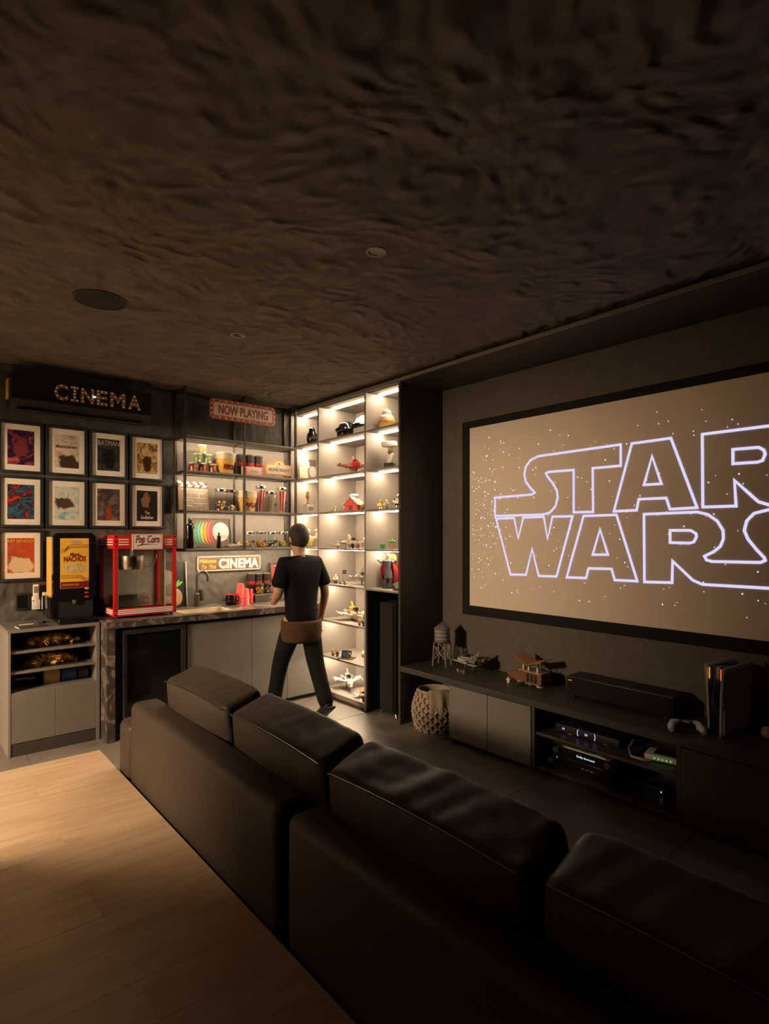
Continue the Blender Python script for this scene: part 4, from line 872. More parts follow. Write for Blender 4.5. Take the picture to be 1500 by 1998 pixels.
def helmet(lab, x, y, z, r, rz, shell, visor):
    t = thing('display_helmet', lab, 'helmet', (x, y, z), rz, group='display helmets')
    B().lathe([(r * .80, 0), (r * .98, r * .25), (r * 1.03, r * .7), (r * .97, r * 1.15), (r * .78, r * 1.6), (r * .42, r * 1.88), (0, r * 1.97)], 32, sy=1.12).build('shell', shell, t)
    b = B()
    pts = [(r * 1.045 * math.sin(R(a)), -r * 1.17 * math.cos(R(a)), r * .95) for a in range(-62, 63, 8)]
    b.tube(pts, [.004 + r * .20 * (1 - (abs(i - len(pts) / 2 + .5) / (len(pts) / 2)) ** 2) for i in range(len(pts))], 10); b.build('visor', visor, t)
    B().tube([(r * .82 * math.cos(R(a)), r * .90 * math.sin(R(a)), .006) for a in range(0, 360, 15)], .006, 6, closed=True).build('neck_trim', 'dgrey', t)
helmet('glossy black display helmet on the top shelf of the cabinet', 3.31, 4.44, S0, .092, -75, 'black_gloss', 'dark_glass')
helmet('white display helmet with a dark visor behind the cabinet divider', 3.38, 4.23, S0, .11, -95, 'white', 'dark_glass')

def print_board(name, lab, loc, rot, w, h, shapes, back='mgrey'):
    t = thing(name, lab, 'picture', loc); t.rotation_euler = rot
    B().bx(-w / 2, w / 2, 0, .012, 0, h, .001).build('board', back, t)
    for (kind, sx, sz, a, b, mm) in shapes:
        if kind == 'o': B().sph((sx, 0, sz), (a, .0015, b), 18, 8).build('print_shape', mm, t)
        else: B().bx(sx - a, sx + a, -.001, 0, sz - b, sz + b).build('print_shape', mm, t)
print_board('leaning_print', 'dark print of cream geometric shapes leaning in the cabinet corner', (3.315, 5.125, S1), (R(-6), 0, 0), .26, .275, [('o', -.03, .19, .075, .06, 'cream'), ('b', -.055, .09, .05, .06, 'cream'), ('o', .06, .10, .045, .06, 'lgrey'), ('b', .06, .2, .05, .035, 'dgrey')])

def craft(lab, x, y, z, rz, L, body, accent, seed, grp='brick-built toy spacecraft', wings=1, stand=.0, trim='white'):
    """a toy-brick flying machine: stepped hull, canopy, wings, engines, fin, brick studs"""
    rnd = random.Random(seed); t = thing('toy_spacecraft', lab, 'toy', (x, y, z), rz, group=grp); h0 = stand + L * .14
    hull = B()
    hull.prism([(-L * .5, -L * .02), (-L * .38, -L * .07), (L * .1, -L * .11), (L * .42, -L * .10), (L * .42, L * .10), (L * .1, L * .11), (-L * .38, L * .07), (-L * .5, L * .02)], h0 - L * .06, h0 + L * .04, 'z')
    hull.prism([(-L * .3, -L * .06), (L * .38, -L * .085), (L * .38, L * .085), (-L * .3, L * .06)], h0 + L * .04, h0 + L * .11, 'z')
    hull.prism([(-L * .36, -L * .04), (L * .30, -L * .07), (L * .30, L * .07), (-L * .36, L * .04)], h0 - L * .10, h0 - L * .06, 'z')
    hull.build('hull', body, t)
    B().bx(L * .12, L * .37, -L * .075, L * .075, h0 + L * .11, h0 + L * .19, .002).build('upper_deck', accent, t)
    for s_ in (-1, 1): B().bx(-L * .25, L * .3, s_ * L * .085 - L * .012, s_ * L * .085 + L * .012, h0 + L * .03, h0 + L * .075).build('side_panel', trim, t)
    B().prism([(-L * .14, h0 + L * .11), (L * .0, h0 + L * .20), (L * .12, h0 + L * .20), (L * .12, h0 + L * .11)], -L * .055, L * .055).build('canopy', 'dark_glass', t)
    B().prism([(L * .22, h0 + L * .19), (L * .40, h0 + L * .19), (L * .44, h0 + L * .33), (L * .36, h0 + L * .33)], -L * .012, L * .012).build('tail_fin', accent, t)
    for s_ in (-1, 1):
        for lv in ([0] if wings == 1 else [-1, 1]):
            b = B(); zt = h0 + lv * L * .03; tip = zt + lv * L * .15 + (L * .06 if wings == 1 else 0)
            A = [(-L * .06, s_ * L * .09), (L * .36, s_ * L * .09), (L * .40, s_ * L * .44), (L * .14, s_ * L * .44)]
            th_ = max(.004, L * .018)
            tm = bmesh.new(); lo = [tm.verts.new((p[0], p[1], (zt if abs(p[1]) < L * .2 else tip) - th_)) for p in A]; hi = [tm.verts.new((p[0], p[1], (zt if abs(p[1]) < L * .2 else tip) + th_)) for p in A]
            tm.faces.new(lo); tm.faces.new(hi)
            for i in range(4): tm.faces.new((lo[i], lo[(i + 1) % 4], hi[(i + 1) % 4], hi[i]))
            b._merge(tm, 0); b.build('wing', body if lv <= 0 else accent, t)
            B().bx(L * .12, L * .24, s_ * L * .2, s_ * L * .3, (zt + tip) / 2 + th_ * .3, (zt + tip) / 2 + th_ * 2.2).build('wing_panel', trim, t)
            B().cyl((-L * .18, s_ * L * .44, tip), (L * .40, s_ * L * .44, tip), L * .016, L * .026, 8).build('wing_cannon', 'lgrey', t)
        B().cyl((L * .14, s_ * L * .17, h0 + L * .05), (L * .47, s_ * L * .17, h0 + L * .05), L * .06, L * .07, 14).build('engine', 'mgrey', t)
        B().cyl((L * .47, s_ * L * .17, h0 + L * .05), (L * .475, s_ * L * .17, h0 + L * .05), L * .05, L * .05, 14).build('exhaust', 'red_dark', t)
    st_ = B()
    for i in range(34):
        a, c_, w_ = rnd.uniform(-.3, .36) * L, rnd.choice((-1, 1)) * rnd.uniform(.0, .075) * L, L * rnd.uniform(.010, .022)
        st_.bx(a - w_, a + w_, c_ - w_ * .8, c_ + w_ * .8, h0 + L * .10, h0 + L * rnd.uniform(.125, .15), m=rnd.randrange(3))
    st_.build('studs', [accent, trim, 'dgrey'], t)['kind'] = 'stuff'
    sup = B()
    for a, c_ in ((-.2, 0), (.22, -.05), (.22, .05)): sup.cyl((a * L, c_ * L, 0), (a * L, c_ * L, h0 - L * .06), L * .018, n=8)
    sup.build('landing_legs', 'dgrey', t); return t
craft('red toy spacecraft with grey cannons on the second cabinet shelf', 3.32, 4.32, S1, 62, .34, 'red', 'red_soft', 1, wings=1, stand=.035, trim='dgrey')
craft('small tan toy spacecraft beside the short statuette on the wall shelf', 2.44, 5.06, ZD, 10, .15, 'cream', 'tan', 2)
craft('large cream and orange toy spacecraft on the sixth cabinet shelf', 3.33, 4.32, S5, 70, .36, 'cream', 'orange', 3, wings=1, stand=.0)
craft('white toy spacecraft with swept wings on the bottom cabinet shelf', 3.32, 4.42, SB, 62, .30, 'white', 'lgrey', 4, wings=1, stand=.035)
craft('small white and orange toy spacecraft at the front of the bottom cabinet shelf', 3.25, 4.10, SB, 80, .16, 'cream', 'orange', 5)
craft('grey and white toy spacecraft among figures on the fourth cabinet shelf', 3.35, 4.38, S3, 80, .28, 'lgrey', 'tan', 6, trim='cream')
craft('dark grey toy spacecraft on the fifth cabinet shelf', 3.33, 4.19, S4, 62, .29, 'mgrey', 'dgrey', 7, stand=.02, trim='lgrey')
craft('bulky grey toy freighter on the media console', 3.44, 2.99, .4835, 262, .28, 'lgrey', 'mgrey', 8, stand=.035, trim='mgrey')

# toy crane, roofed play set, boat
t = thing('toy_crane', 'white and brown jointed toy crane on the right cabinet shelf', 'toy', (3.28, 3.76, S1), -60)
B().bx(-.05, .035, -.04, .04, 0, .055, .004).build('base', 'black', t); B().bx(-.02, .02, -.018, .018, .05, .15, .004, rot=(0, R(14), 0)).build('lower_arm', 'white', t); B().cyl((-.0, -.025, .15), (0, .025, .15), .02).build('joint', 'brown', t)
B().bx(-.018, .018, -.015, .015, .15, .205, .004, rot=(0, R(-18), 0)).build('upper_arm', 'lgrey', t); B().bx(-.075, .055, -.03, .03, .20, .245, .006).build('jib', 'white', t); B().bx(-.078, -.045, -.022, .022, .205, .235, .003).build('cab_window', 'brown', t)
t = thing('toy_hut', 'red gabled toy hut with white boulders on the third cabinet shelf', 'toy', (3.32, 4.34, S2), -70); t.scale = (1.3, 1.3, 1.25)
B().prism([(-.055, 0), (.055, 0), (.055, .055), (0, .105), (-.055, .055)], -.045, .045).build('walls', 'red_soft', t)
for s_ in (-1, 1): B().bx(-.003, .075, -.05, .05, -.003, .004, rot=(0, R(42), 0)).build('roof_board', 'cream', t).__setattr__('location', (0, 0, 0)) if False else B().prism([(0, .105), (s_ * .068, .046), (s_ * .068, .054), (0, .114)], -.052, .052).build('roof_board', 'cream', t)
B().bx(-.018, .018, -.0465, -.045, 0, .045).build('door', 'red_dark', t)
for i, (a, c, r) in enumerate(((-.075, .0, .02), (-.03, .02, .022), (.0, .0, .02), (.085, .01, .028), (.125, .0, .022))): B().sph((a, c + .02, (.125 if i in (1, 2) else .03 + r * .2)), (r * 1.5, r, r * .7), 10, 6).build('boulder', 'white', t)
B().tube([(.055, 0, .02), (.09, .01, .05), (.14, .0, .035)], .02, 8).build('ramp', 'brown', t)
t = thing('toy_foliage', 'low cluster of tiny green toy plants beside the red hut', 'toy', (3.20, 4.49, S2), 0)
B().bx(-.03, .03, -.035, .035, 0, .006).build('base', 'tan', t)
for i in range(7): B().sph((random.uniform(-.025, .025), random.uniform(-.03, .03), .014 + .012 * (i % 3)), (.008, .008, .01), 7, 5).build('leaf', 'green' if i % 2 else 'cream', t)

def toy_figure(lab, x, y, z, h, cols, rz=-70, grp='small toy figures'):
    if h < .07 and x < 3.3: h *= 1.25
    t = thing('toy_figure', lab, 'figurine', (x, y, z), rz, group=grp); a, b_, c_ = cols
    for s_ in (-1, 1):
        B().bx(s_ * .10 * h - .085 * h, s_ * .10 * h + .085 * h, -.09 * h, .09 * h, 0, .36 * h, .01 * h).build('leg', a, t)
        B().tube([(s_ * .20 * h, 0, .70 * h), (s_ * .29 * h, -.03 * h, .55 * h), (s_ * .27 * h, -.14 * h, .44 * h)], .055 * h, 8).build('arm', b_, t)
    B().prism([(-.22 * h, .36 * h), (.22 * h, .36 * h), (.16 * h, .74 * h), (-.16 * h, .74 * h)], -.1 * h, .1 * h).build('torso', b_, t)
    B().lathe([(0, .74 * h), (.11 * h, .76 * h), (.12 * h, .80 * h), (.12 * h, .94 * h), (.07 * h, h), (0, h)], 14).build('head', c_, t)
for (lab, x, y, z, h, cols) in (
    ('gold toy figure, leftmost on the third right-hand shelf', 3.25, 3.86, S2, .085, ('gold', 'gold', 'gold')), ('cream toy figure in the middle of the third right-hand shelf', 3.26, 3.79, S2, .085, ('lgrey', 'cream', 'cream')), ('short brown toy figure beside the cream one on the third right-hand shelf', 3.22, 3.735, S2, .05, ('brown', 'tan', 'cream')), ('silver toy figure, rightmost on the third right-hand shelf', 3.26, 3.64, S2, .125, ('chrome', 'chrome', 'chrome')),
    ('tiny green and yellow toy figure on the left fourth shelf', 3.20, 4.93, S3, .06, ('green', 'green', 'yellow')), ('tiny orange toy figure before the toy stairs', 3.17, 4.86, S3, .05, ('green', 'orange', 'yellow')),
    ('white toy figure standing left on the fifth cabinet shelf', 3.22, 4.50, S4, .09, ('dgrey', 'white', 'white')), ('orange toy figure at the left end of the fifth cabinet shelf', 3.20, 4.56, S4, .035, ('orange', 'tan', 'cream')), ('grey toy figure in the middle of the fifth cabinet shelf', 3.20, 4.40, S4, .05, ('mgrey', 'lgrey', 'tan')), ('green toy figure in the middle of the fifth cabinet shelf', 3.19, 4.31, S4, .04, ('green', 'lgrey', 'cream')),
    ('brown toy figure left of the grey craft on the fourth shelf', 3.21, 4.45, S3, .05, ('brown', 'cream', 'tan')), ('pale toy figure at the left end of the fourth shelf', 3.20, 4.52, S3, .04, ('tan', 'tan', 'cream')), ('black toy figure right of the grey craft on the fourth shelf', 3.20, 4.20, S3, .045, ('black', 'black', 'lgrey')), ('red toy figure at the right end of the fourth shelf', 3.20, 4.12, S3, .045, ('mgrey', 'red', 'tan')), ('white toy figure near the front of the fourth shelf', 3.19, 4.29, S3, .045, ('white', 'white', 'tan')),
    ('brown toy figure in front of the orange spacecraft', 3.17, 4.06, S5, .05, ('brown', 'tan', 'cream')), ('black toy figure in front of the orange spacecraft', 3.17, 4.00, S5, .05, ('black', 'dgrey', 'cream')),
    ('grey toy figure at the left of the seventh cabinet shelf', 3.19, 4.50, S6, .055, ('dgrey', 'tan', 'lgrey')), ('brown toy figure beside the framed card on the seventh shelf', 3.19, 4.43, S6, .05, ('brown', 'brown', 'tan')), ('gold toy figure on the card base of the seventh shelf', 3.18, 4.22, S6 + .0065, .05, ('gold', 'gold', 'gold')), ('dark toy figure at the front of the bottom cabinet shelf', 3.17, 4.00, SB, .05, ('black', 'dgrey', 'lgrey')),
    ('white toy figure alone at the front of the media console', 3.37, 2.56, .4835, .045, ('white', 'white', 'white')), ('black toy figure beside the toy ship on the media console', 3.335, 2.46, .4835, .045, ('black', 'black', 'black')),
    ('tan toy figure at the nose of the grey freighter', 3.33, 3.015, .4835, .032, ('brown', 'tan', 'tan')), ('dark toy figure at the nose of the grey freighter', 3.32, 2.975, .4835, .035, ('dgrey', 'brown', 'dgrey')), ('reddish toy figure at the nose of the grey freighter', 3.31, 2.935, .4835, .042, ('red_dark', 'brown', 'red_dark'))):
    toy_figure(lab, x, y, z, h, cols)

# left column: trophy, block, leaning boards, bust, stairs
t = thing('stone_block', 'small pale square block under the gold trophy', 'block', (3.25, 5.02, S2)); B().bx(-.04, .04, -.04, .04, 0, .095, .003).build('block', 'lgrey', t); B().bx(-.03, .03, -.0415, -.04, .03, .07).build('inset_panel', 'greige_door', t)
t = thing('gold_trophy', 'small gold trophy with a star standing on the pale block', 'trophy', (3.235, 5.02, S2 + .0955))
B().lathe([(0, 0), (.022, 0), (.02, .012), (.008, .02), (.008, .05), (.02, .07), (.022, .09), (0, .09)], 18).build('stem', 'gold', t)
B().prism([((.026 if i % 2 == 0 else .011) * math.sin(R(i * 36)), .112 + (.026 if i % 2 == 0 else .011) * math.cos(R(i * 36))) for i in range(10)], -.006, .006).build('star', 'gold', t)
for i, (x, lab) in enumerate(((3.36, 'front pale board leaning in the left column of the cabinet'), (3.42, 'rear cream board leaning in the left column of the cabinet'))):
    t = thing('leaning_board', lab, 'board', (x, 4.93, S2), group='boards leaning in the cabinet'); t.rotation_euler = (0, R(14), 0); B().bx(-.006, .006, -.14, .14, .002, .27, .001).build('panel', 'cream' if i else 'greige', t); B().ring(-.14, .14, .002, .27, .004, -.0085, -.006).build('edge', 'tan', t).rotation_euler = (0, 0, R(-90))
t = thing('figurine_bust', 'beige suited bust figurine with a raised hand on the left fourth shelf', 'figurine', (3.27, 5.06, S3), -40)
B().lathe([(0, 0), (.06, 0), (.06, .012), (.03, .02), (0, .02)], 20).build('plinth', 'brown', t)
B().lathe([(.035, .015), (.06, .05), (.066, .085), (.05, .11), (.018, .122), (.018, .135)], 20, sy=.65).build('torso', 'tan', t); B().sph((0, 0, .16), (.024, .026, .034)).build('head', M('figurine_skin', (.55, .34, .22), .5), t)
B().tube([(.055, 0, .095), (.085, -.02, .10), (.09, -.03, .15)], [.018, .016, .012], 10).build('raised_arm', 'cream', t); B().sph((.09, -.03, .17), (.022, .015, .018)).build('hand', M('figurine_hand', (.6, .38, .22), .5), t)
B().tube([(-.055, 0, .095), (-.07, -.02, .06), (-.03, -.045, .05)], [.018, .016, .012], 10).build('lowered_arm', 'tan', t)
t = thing('toy_stairs', 'miniature white staircase with red edges on the left fourth shelf', 'toy', (3.35, 4.88, S3), -60)
for i in range(7): B().bx(-.05, .05, -.06 + i * .015, .05, i * .017, (i + 1) * .017, .0008, seg=1).build('step', 'white' if i % 2 else 'red_soft', t)
t = thing('red_book', 'flat red-brown book under the bust on the left fourth shelf', 'book', (3.17, 5.10, S3)); B().bx(-.03, .06, -.05, .05, 0, .003).build('cover', 'red_dark', t); B().bx(-.028, .058, -.05, .05, .003, .014).build('pages', 'cream', t); B().bx(-.03, .06, -.05, .05, .014, .017).build('cover', 'red_dark', t)
t = thing('egg_ornament', 'cream egg-shaped ornament on a brown stem behind the fourth-shelf figures', 'ornament', (3.42, 4.26, S3)); B().lathe([(0, 0), (.03, 0), (.028, .01), (.006, .02), (.006, .06), (0, .06)], 16).build('stand', 'brown', t); B().sph((0, 0, .085), (.036, .042, .03)).build('egg', 'cream', t)
for n_, (x, y, r, h, lab) in enumerate(((3.25, 3.83, .024, .05, 'smallest green succulent in a teal pot on the fourth right-hand shelf'), (3.28, 3.735, .03, .09, 'middle green succulent in a tan pot on the fourth right-hand shelf'), (3.36, 3.66, .045, .165, 'tallest green succulent in a cream pot on the fourth right-hand shelf'))):
    t = thing('potted_succulent', lab, 'plant', (x, y, S3), group='potted succulents in the cabinet')
    B().lathe([(0, 0), (r * .75, 0), (r, h * .6), (r * .9, h * .6), (r * .85, h * .55), (0, h * .55)], 18).build('pot', ('teal', 'tan', 'cream')[n_], t)
    for i in range(9):
        a = i * 40; B().sph((r * .75 * math.cos(R(a)), r * .75 * math.sin(R(a)), h * .68 + r * .2), (r * .55, r * .22, r * .2), 8, 6, rot=(0, R(-30), R(a))).build('leaf', 'green', t)
    B().sph((0, 0, h * .8), (r * .35, r * .35, h * .2), 8, 6).build('heart_leaf', 'green', t)

# red-caped mannequin and brass discs
t = thing('caped_mannequin', 'faceless grey-blue mannequin figurine draped in a wide red cape', 'figurine', (3.29, 3.80, S4), -72)
B().lathe([(0, 0), (.06, 0), (.06, .01), (0, .01)], 20).build('base', 'black', t)
for s_ in (-1, 1): B().tube([(s_ * .022, 0, .01), (s_ * .024, 0, .09), (s_ * .016, 0, .16)], [.011, .014, .02], 8).build('leg', 'dgrey', t)
slate = M('slate_cloth', (.055, .075, .095), .7)
B().lathe([(.045, .09), (.036, .15), (.026, .175), (.034, .215), (.038, .24), (.014, .258), (.012, .27)], 16, sy=.6).build('tunic', slate, t); B().sph((0, 0, .288), (.015, .017, .021), 12, 8).build('head', 'tan', t)
for s_ in (-1, 1): B().tube([(s_ * .035, 0, .24), (s_ * .07, -.01, .225), (s_ * .095, -.03, .25)], [.012, .010, .008], 8).build('arm', slate, t)
tm = bmesh.new(); grid = []
for i in range(13):
    a = -1 + i / 6; rowv = []
    for j in range(9):
        q = j / 8; wd = .035 + .085 * math.sin(min(1, q * 1.25) * math.pi * .62) - (.03 * q if abs(a) > .9 else 0)
        rowv.append(tm.verts.new((a * wd, .022 + .018 * math.cos(a * 9) * q + .03 * q, .262 - .235 * q * (1 - .22 * abs(a)))))
    grid.append(rowv)
for i in range(12):
    for j in range(8): tm.faces.new((grid[i][j], grid[i + 1][j], grid[i + 1][j + 1], grid[i][j + 1]))
o = B()._merge(tm, 0).build('cape', M('red_cloth', (.30, .015, .02), .75), t); md = o.modifiers.new('thick', 'SOLIDIFY'); md.thickness = .003
for x, y, lab in ((3.40, 3.865, 'yellow disc ornament on a thin stand left of the mannequin'), (3.42, 3.66, 'yellow disc ornament on a thin stand right of the mannequin')):
    t = thing('disc_ornament', lab, 'ornament', (x, y, S4), -65, group='yellow disc ornaments')
    B().lathe([(0, 0), (.025, 0), (.02, .006), (0, .006)], 16).build('foot', 'black', t); B().cyl((0, 0, .005), (0, 0, .235), .003, n=8).build('stem', 'black', t)
    B().cyl((0, -.005, .262), (0, .005, .262), .038, n=28).build('disc', 'yellow', t); B().cyl((0, -.0065, .262), (0, -.005, .262), .02, n=20).build('disc_centre', 'orange', t)
t = thing('dark_base_box', 'flat dark box at the right end of the mannequin shelf', 'box', (3.22, 3.56, S4), -90); B().bx(-.045, .045, -.05, .05, 0, .014, .002).build('box', 'dgrey', t); B().bx(-.047, .047, -.052, .052, .014, .02, .002).build('lid', 'black', t)

# fifth shelf sign, seventh shelf card and car
t = thing('toy_signpost', 'tiny grey signpost with two boards on the fifth cabinet shelf', 'toy', (3.26, 4.41, S4), -80); B().bx(-.025, .025, -.02, .02, 0, .006).build('base', 'mgrey', t); B().cyl((0, 0, .006), (0, 0, .10), .004, n=8).build('post', 'lgrey', t)
for z in (.105, .125): B().bx(-.025, .025, -.004, .004, z - .008, z + .008).build('board', 'dgrey', t)
t = thing('display_card', 'small dark blue framed card standing on a black base, seventh shelf', 'card', (3.21, 4.31, S6), -60)
B().bx(-.075, .075, -.05, .05, 0, .006).build('base', 'black', t); B().bx(-.05, .05, -.004, .004, .006, .075, .001, rot=(R(-18), 0, 0)).build('frame', 'black', t); B().bx(-.042, .042, -.0055, -.004, .014, .066, rot=(R(-18), 0, 0)).build('print', art_mat('card_print', [(.01, .02, .06), (.03, .06, .14), (.15, .2, .28)], 6, 2), t)
t = thing('toy_car', 'tan and red open-topped toy car on the seventh cabinet shelf', 'toy', (3.40, 4.20, S6), 70)
B().bx(-.10, .08, -.055, .055, .02, .06, .018, seg=4).build('body', 'tan', t); B().bx(.005, .07, -.035, .035, .058, .066, .003).build('cockpit', 'red', t); B().bx(-.005, .002, -.035, .035, .06, .085, .001, rot=(0, R(20), 0)).build('windscreen', 'glass', t)
for sx in (-.06, .045):
    for s_ in (-1, 1):
        wv = B().cyl((sx, s_ * .048, .022), (sx, s_ * .064, .022), .022, n=18).build('wheel', 'lgrey', t); B().cyl((sx, s_ * .064, .022), (sx, s_ * .067, .022), .010, n=12).build('hub', 'chrome', wv)

# ---------------------------------------------------------------- things on and in the media console
ZT = .4835
t = thing('toy_water_tower', 'grey brick-built toy water tower with a cone roof on four legs on the media console', 'toy', (3.41, 3.26, ZT), -70)
B().lathe([(0, .20), (.062, .20), (.064, .205), (.064, .30), (.070, .302), (.0, .362)], 24).build('tank', 'mgrey', t)
for z in (.225, .255, .285): B().lathe([(.0645, z - .003), (.066, z), (.0645, z + .003)], 24).build('hoop', 'lgrey', t)
B().lathe([(0, .190), (.07, .190), (.07, .20), (0, .20)], 24).build('platform', 'dgrey', t)
LG = [(sx * .05, sy * .05) for sx, sy in ((-1, -1), (1, -1), (1, 1), (-1, 1))]
for k, (x_, y_) in enumerate(LG):
    B().cyl((x_ * 1.15, y_ * 1.15, 0), (x_, y_, .19), .008, n=8).build('leg', 'mgrey', t); q = LG[(k + 1) % 4]
    B().cyl((x_ * 1.1, y_ * 1.1, .05), (q[0], q[1], .17), .003, n=6).build('brace', 'lgrey', t); B().cyl((q[0] * 1.1, q[1] * 1.1, .05), (x_, y_, .17), .003, n=6).build('brace', 'lgrey', t)
t = thing('toy_sail_ship', 'brown brick-built toy ship with tan angled sails on the media console', 'toy', (3.46, 2.44, ZT), -97)
B().prism([(-.17, .05), (-.13, .022), (.12, .016), (.15, .03), (.15, .10), (-.05, .095), (-.17, .06)], -.05, .05).build('hull', 'brown', t)
B().bx(-.06, .145, -.055, .055, .098, .105, .001).build('deck', 'tan', t)
for x, a in ((-.03, 24), (.085, -16)): B().bx(x - .07, x + .07, -.06, .06, .17, .175, rot=(R(6), R(a), 0)).build('sail', M('tan_sail', (.38, .19, .07), .6), t)
for x, h in ((-.04, .17), (.08, .17)): B().cyl((x, 0, .1), (x, 0, h), .005, n=8).build('mast', 'dgrey', t)
for x in (.03, .065, .10): B().bx(x - .013, x + .013, -.052, -.048, .03, .088, .003).build('opening', 'black', t)
for x in (-.02, .03, .11): toyb = B().bx(x - .008, x + .008, -.045, -.03, .105, .14, .003).build('crew_block', 'cream', t)
for x in (-.1, .0, .1): B().lathe([(0, 0), (.03, 0), (.026, .02), (0, .02)], 14, (x, 0, 0)).build('hover_pad', 'lgrey', t)
t = thing('centre_speaker', 'long black centre speaker lying on the media console below the screen', 'speaker', (3.48, 1.76, ZT), -90)
B().bx(-.345, .345, -.08, .10, .012, .135, .008).build('enclosure', 'black', t); B().bx(-.335, .335, -.090, -.08, .018, .128, .004).build('grille', 'velvet', t); B().bx(-.325, -.30, -.0915, -.090, .108, .112).build('indicator', 'led_red', t)
for x in (-.3, .3):
    for yy in (-.06, .08): B().cyl((x, yy, 0), (x, yy, .012), .015).build('foot', 'black', t)
t = thing('game_console', 'upright white game console with a glossy black core on the media console', 'game console', (3.41, 1.14, ZT), -104)
B().bx(-.030, .030, -.095, .13, .004, .372, .006).build('core', 'black_gloss', t)
for s_ in (-1, 1):
    tm = bmesh.new(); g_ = []
    for i in range(13):
        q = i / 12; rowv = []
        for j in range(9):
            p = j / 8; xx = .034 + .016 * q ** 2 + .004 * math.sin(p * 3.1); yy = -.105 - .006 * q + p * (.25 + .012 * q); zz = .0 + q * (.392 - .025 * (1 - p) * (1 if s_ > 0 else .7))
            rowv.append(tm.verts.new((s_ * xx, yy, zz)))
        g_.append(rowv)
    for i in range(12):
        for j in range(8): tm.faces.new((g_[i][j], g_[i + 1][j], g_[i + 1][j + 1], g_[i][j + 1]))
    o = B()._merge(tm, 0).build('side_plate', 'white', t); o.modifiers.new('thick', 'SOLIDIFY').thickness = .004
    B().bx(s_ * .0315 - .0008, s_ * .0315 + .0008, -.098, -.0945, .30, .36).build('light_line', 'led_amber' if s_ < 0 else 'led_red', t)
B().bx(.034, .044, -.085, -.03, .01, .15, .006).build('disc_drive_bulge', 'white', t)
t = thing('game_controller', 'white and black game controller beside the game console', 'controller', (3.28, 1.30, ZT), -60)
B().bx(-.05, .05, -.03, .025, .018, .045, .012, seg=4).build('body', 'black_gloss', t)
for s_ in (-1, 1):
    B().tube([(s_ * .038, .02, .036), (s_ * .06, .0, .036), (s_ * .075, -.035, .026), (s_ * .078, -.065, .014)], [.018, .022, .019, .013], 12).build('grip', 'white', t); sk_ = B().cyl((s_ * .025, -.02, .043), (s_ * .025, -.02, .056), .006, n=12).build('thumb_stick', 'black', t); B().cyl((s_ * .025, -.02, .056), (s_ * .025, -.02, .06), .01, n=14).build('stick_cap', 'dgrey', sk_)
B().bx(-.022, .022, -.008, .022, .044, .049, .002).build('touch_pad', 'white', t)
t = thing('peach_ornament', 'small peach rounded ornament at the right edge of the photo', 'ornament', (3.50, .975, ZT)); B().lathe([(0, 0), (.02, 0), (.03, .02), (.024, .045), (.012, .055), (0, .056)], 18).build('body', M('peach', (.6, .3, .18), .6), t); B().lathe([(0, .0), (.022, 0), (.022, .004), (0, .004)], 18).build('base', 'brown', t)

ZL, ZU = .0625, .2805
t = thing('media_player', 'slim black media player with a violet display reading 10', 'media player', (3.36, 1.875, ZU), -90)
B().bx(-.215, .215, -.11, .11, .008, .055, .003).build('case', 'black', t)
for x in (-.06, .06): B().tube([(x + (.006 if x < 0 else -.006) * (1 - math.cos(R(a))) * 1.2, -.111, .031 + .02 * math.sin(R(a))) for a in range(-80, 81, 20)], .0016, 5).build('display_bracket', 'led_violet', t)
text('10', t, 'led_violet', (0, -.1115, .031), .02, .016)
for x in (-.165, -.155): B().bx(x, x + .003, -.112, -.110, .026, .036).build('indicator', 'led_violet', t)
for x in (-.12, .12): B().cyl((x, -.085, 0), (x, -.085, .008), .018, n=16).build('foot', M('foot_reflection', (.5, .2, .03), .4), t)  # orange reflections painted as the colour of two feet
t = thing('audio_receiver', 'black audio receiver with a small white display on the console floor', 'receiver', (3.36, 1.90, ZL), -90)
B().bx(-.205, .205, -.12, .16, .012, .155, .004).build('case', 'black', t); B().bx(-.20, .20, -.126, -.12, .018, .15, .002).build('front', 'black_gloss', t)
B().bx(-.13, .19, -.128, -.126, .138, .147).build('reflected_strip', 'mat_white', t); B().bx(-.13, -.115, -.1285, -.128, .138, .147).build('reflected_end', 'red', t); B().bx(.165, .19, -.1285, -.128, .138, .147).build('reflected_end', 'red', t)  # white strip with red ends paints in a reflection on the front
text('Dolby Surround', t, 'led_white', (.03, -.1275, .105), .018, .12); B().bx(-.10, .14, -.1275, -.126, .072, .074).build('trim_line', 'steel', t)
for x in (-.17, .175): B().cyl((x, -.126, .11), (x, -.142, .11), .02, n=20).build('knob', 'gunmetal', t)
for x in (.0, .03, .06): B().bx(x, x + .02, -.1275, -.126, .036, .041).build('key', 'lgrey', t)
B().cyl((-.17, -.128, .06), (-.17, -.126, .06), .004, n=10).build('power_light', 'led_green', t)
for x in (-.17, .17):
    for yy in (-.09, .13): B().cyl((x, yy, 0), (x, yy, .012), .02).build('foot', 'dgrey', t)
t = thing('network_router', 'white network router with a row of green lights on the console shelf', 'router', (3.30, 1.42, ZU), -78)
B().bx(-.095, .095, -.06, .07, .004, .036, .006).build('case', 'white', t); B().bx(-.05, .095, -.04, .06, .036, .041, .002).build('lid', 'black', t)
for i in range(5): B().bx(-.045 + i * .021, -.036 + i * .021, -.0615, -.060, .015, .022).build('indicator', 'led_green', t)
for x in (-.07, .07): B().bx(x - .02, x + .02, -.03, .03, 0, .005).build('foot', 'dgrey', t)
t = thing('network_cable', 'loop of grey cable beside the network router', 'cable', (3.24, 1.56, ZU))
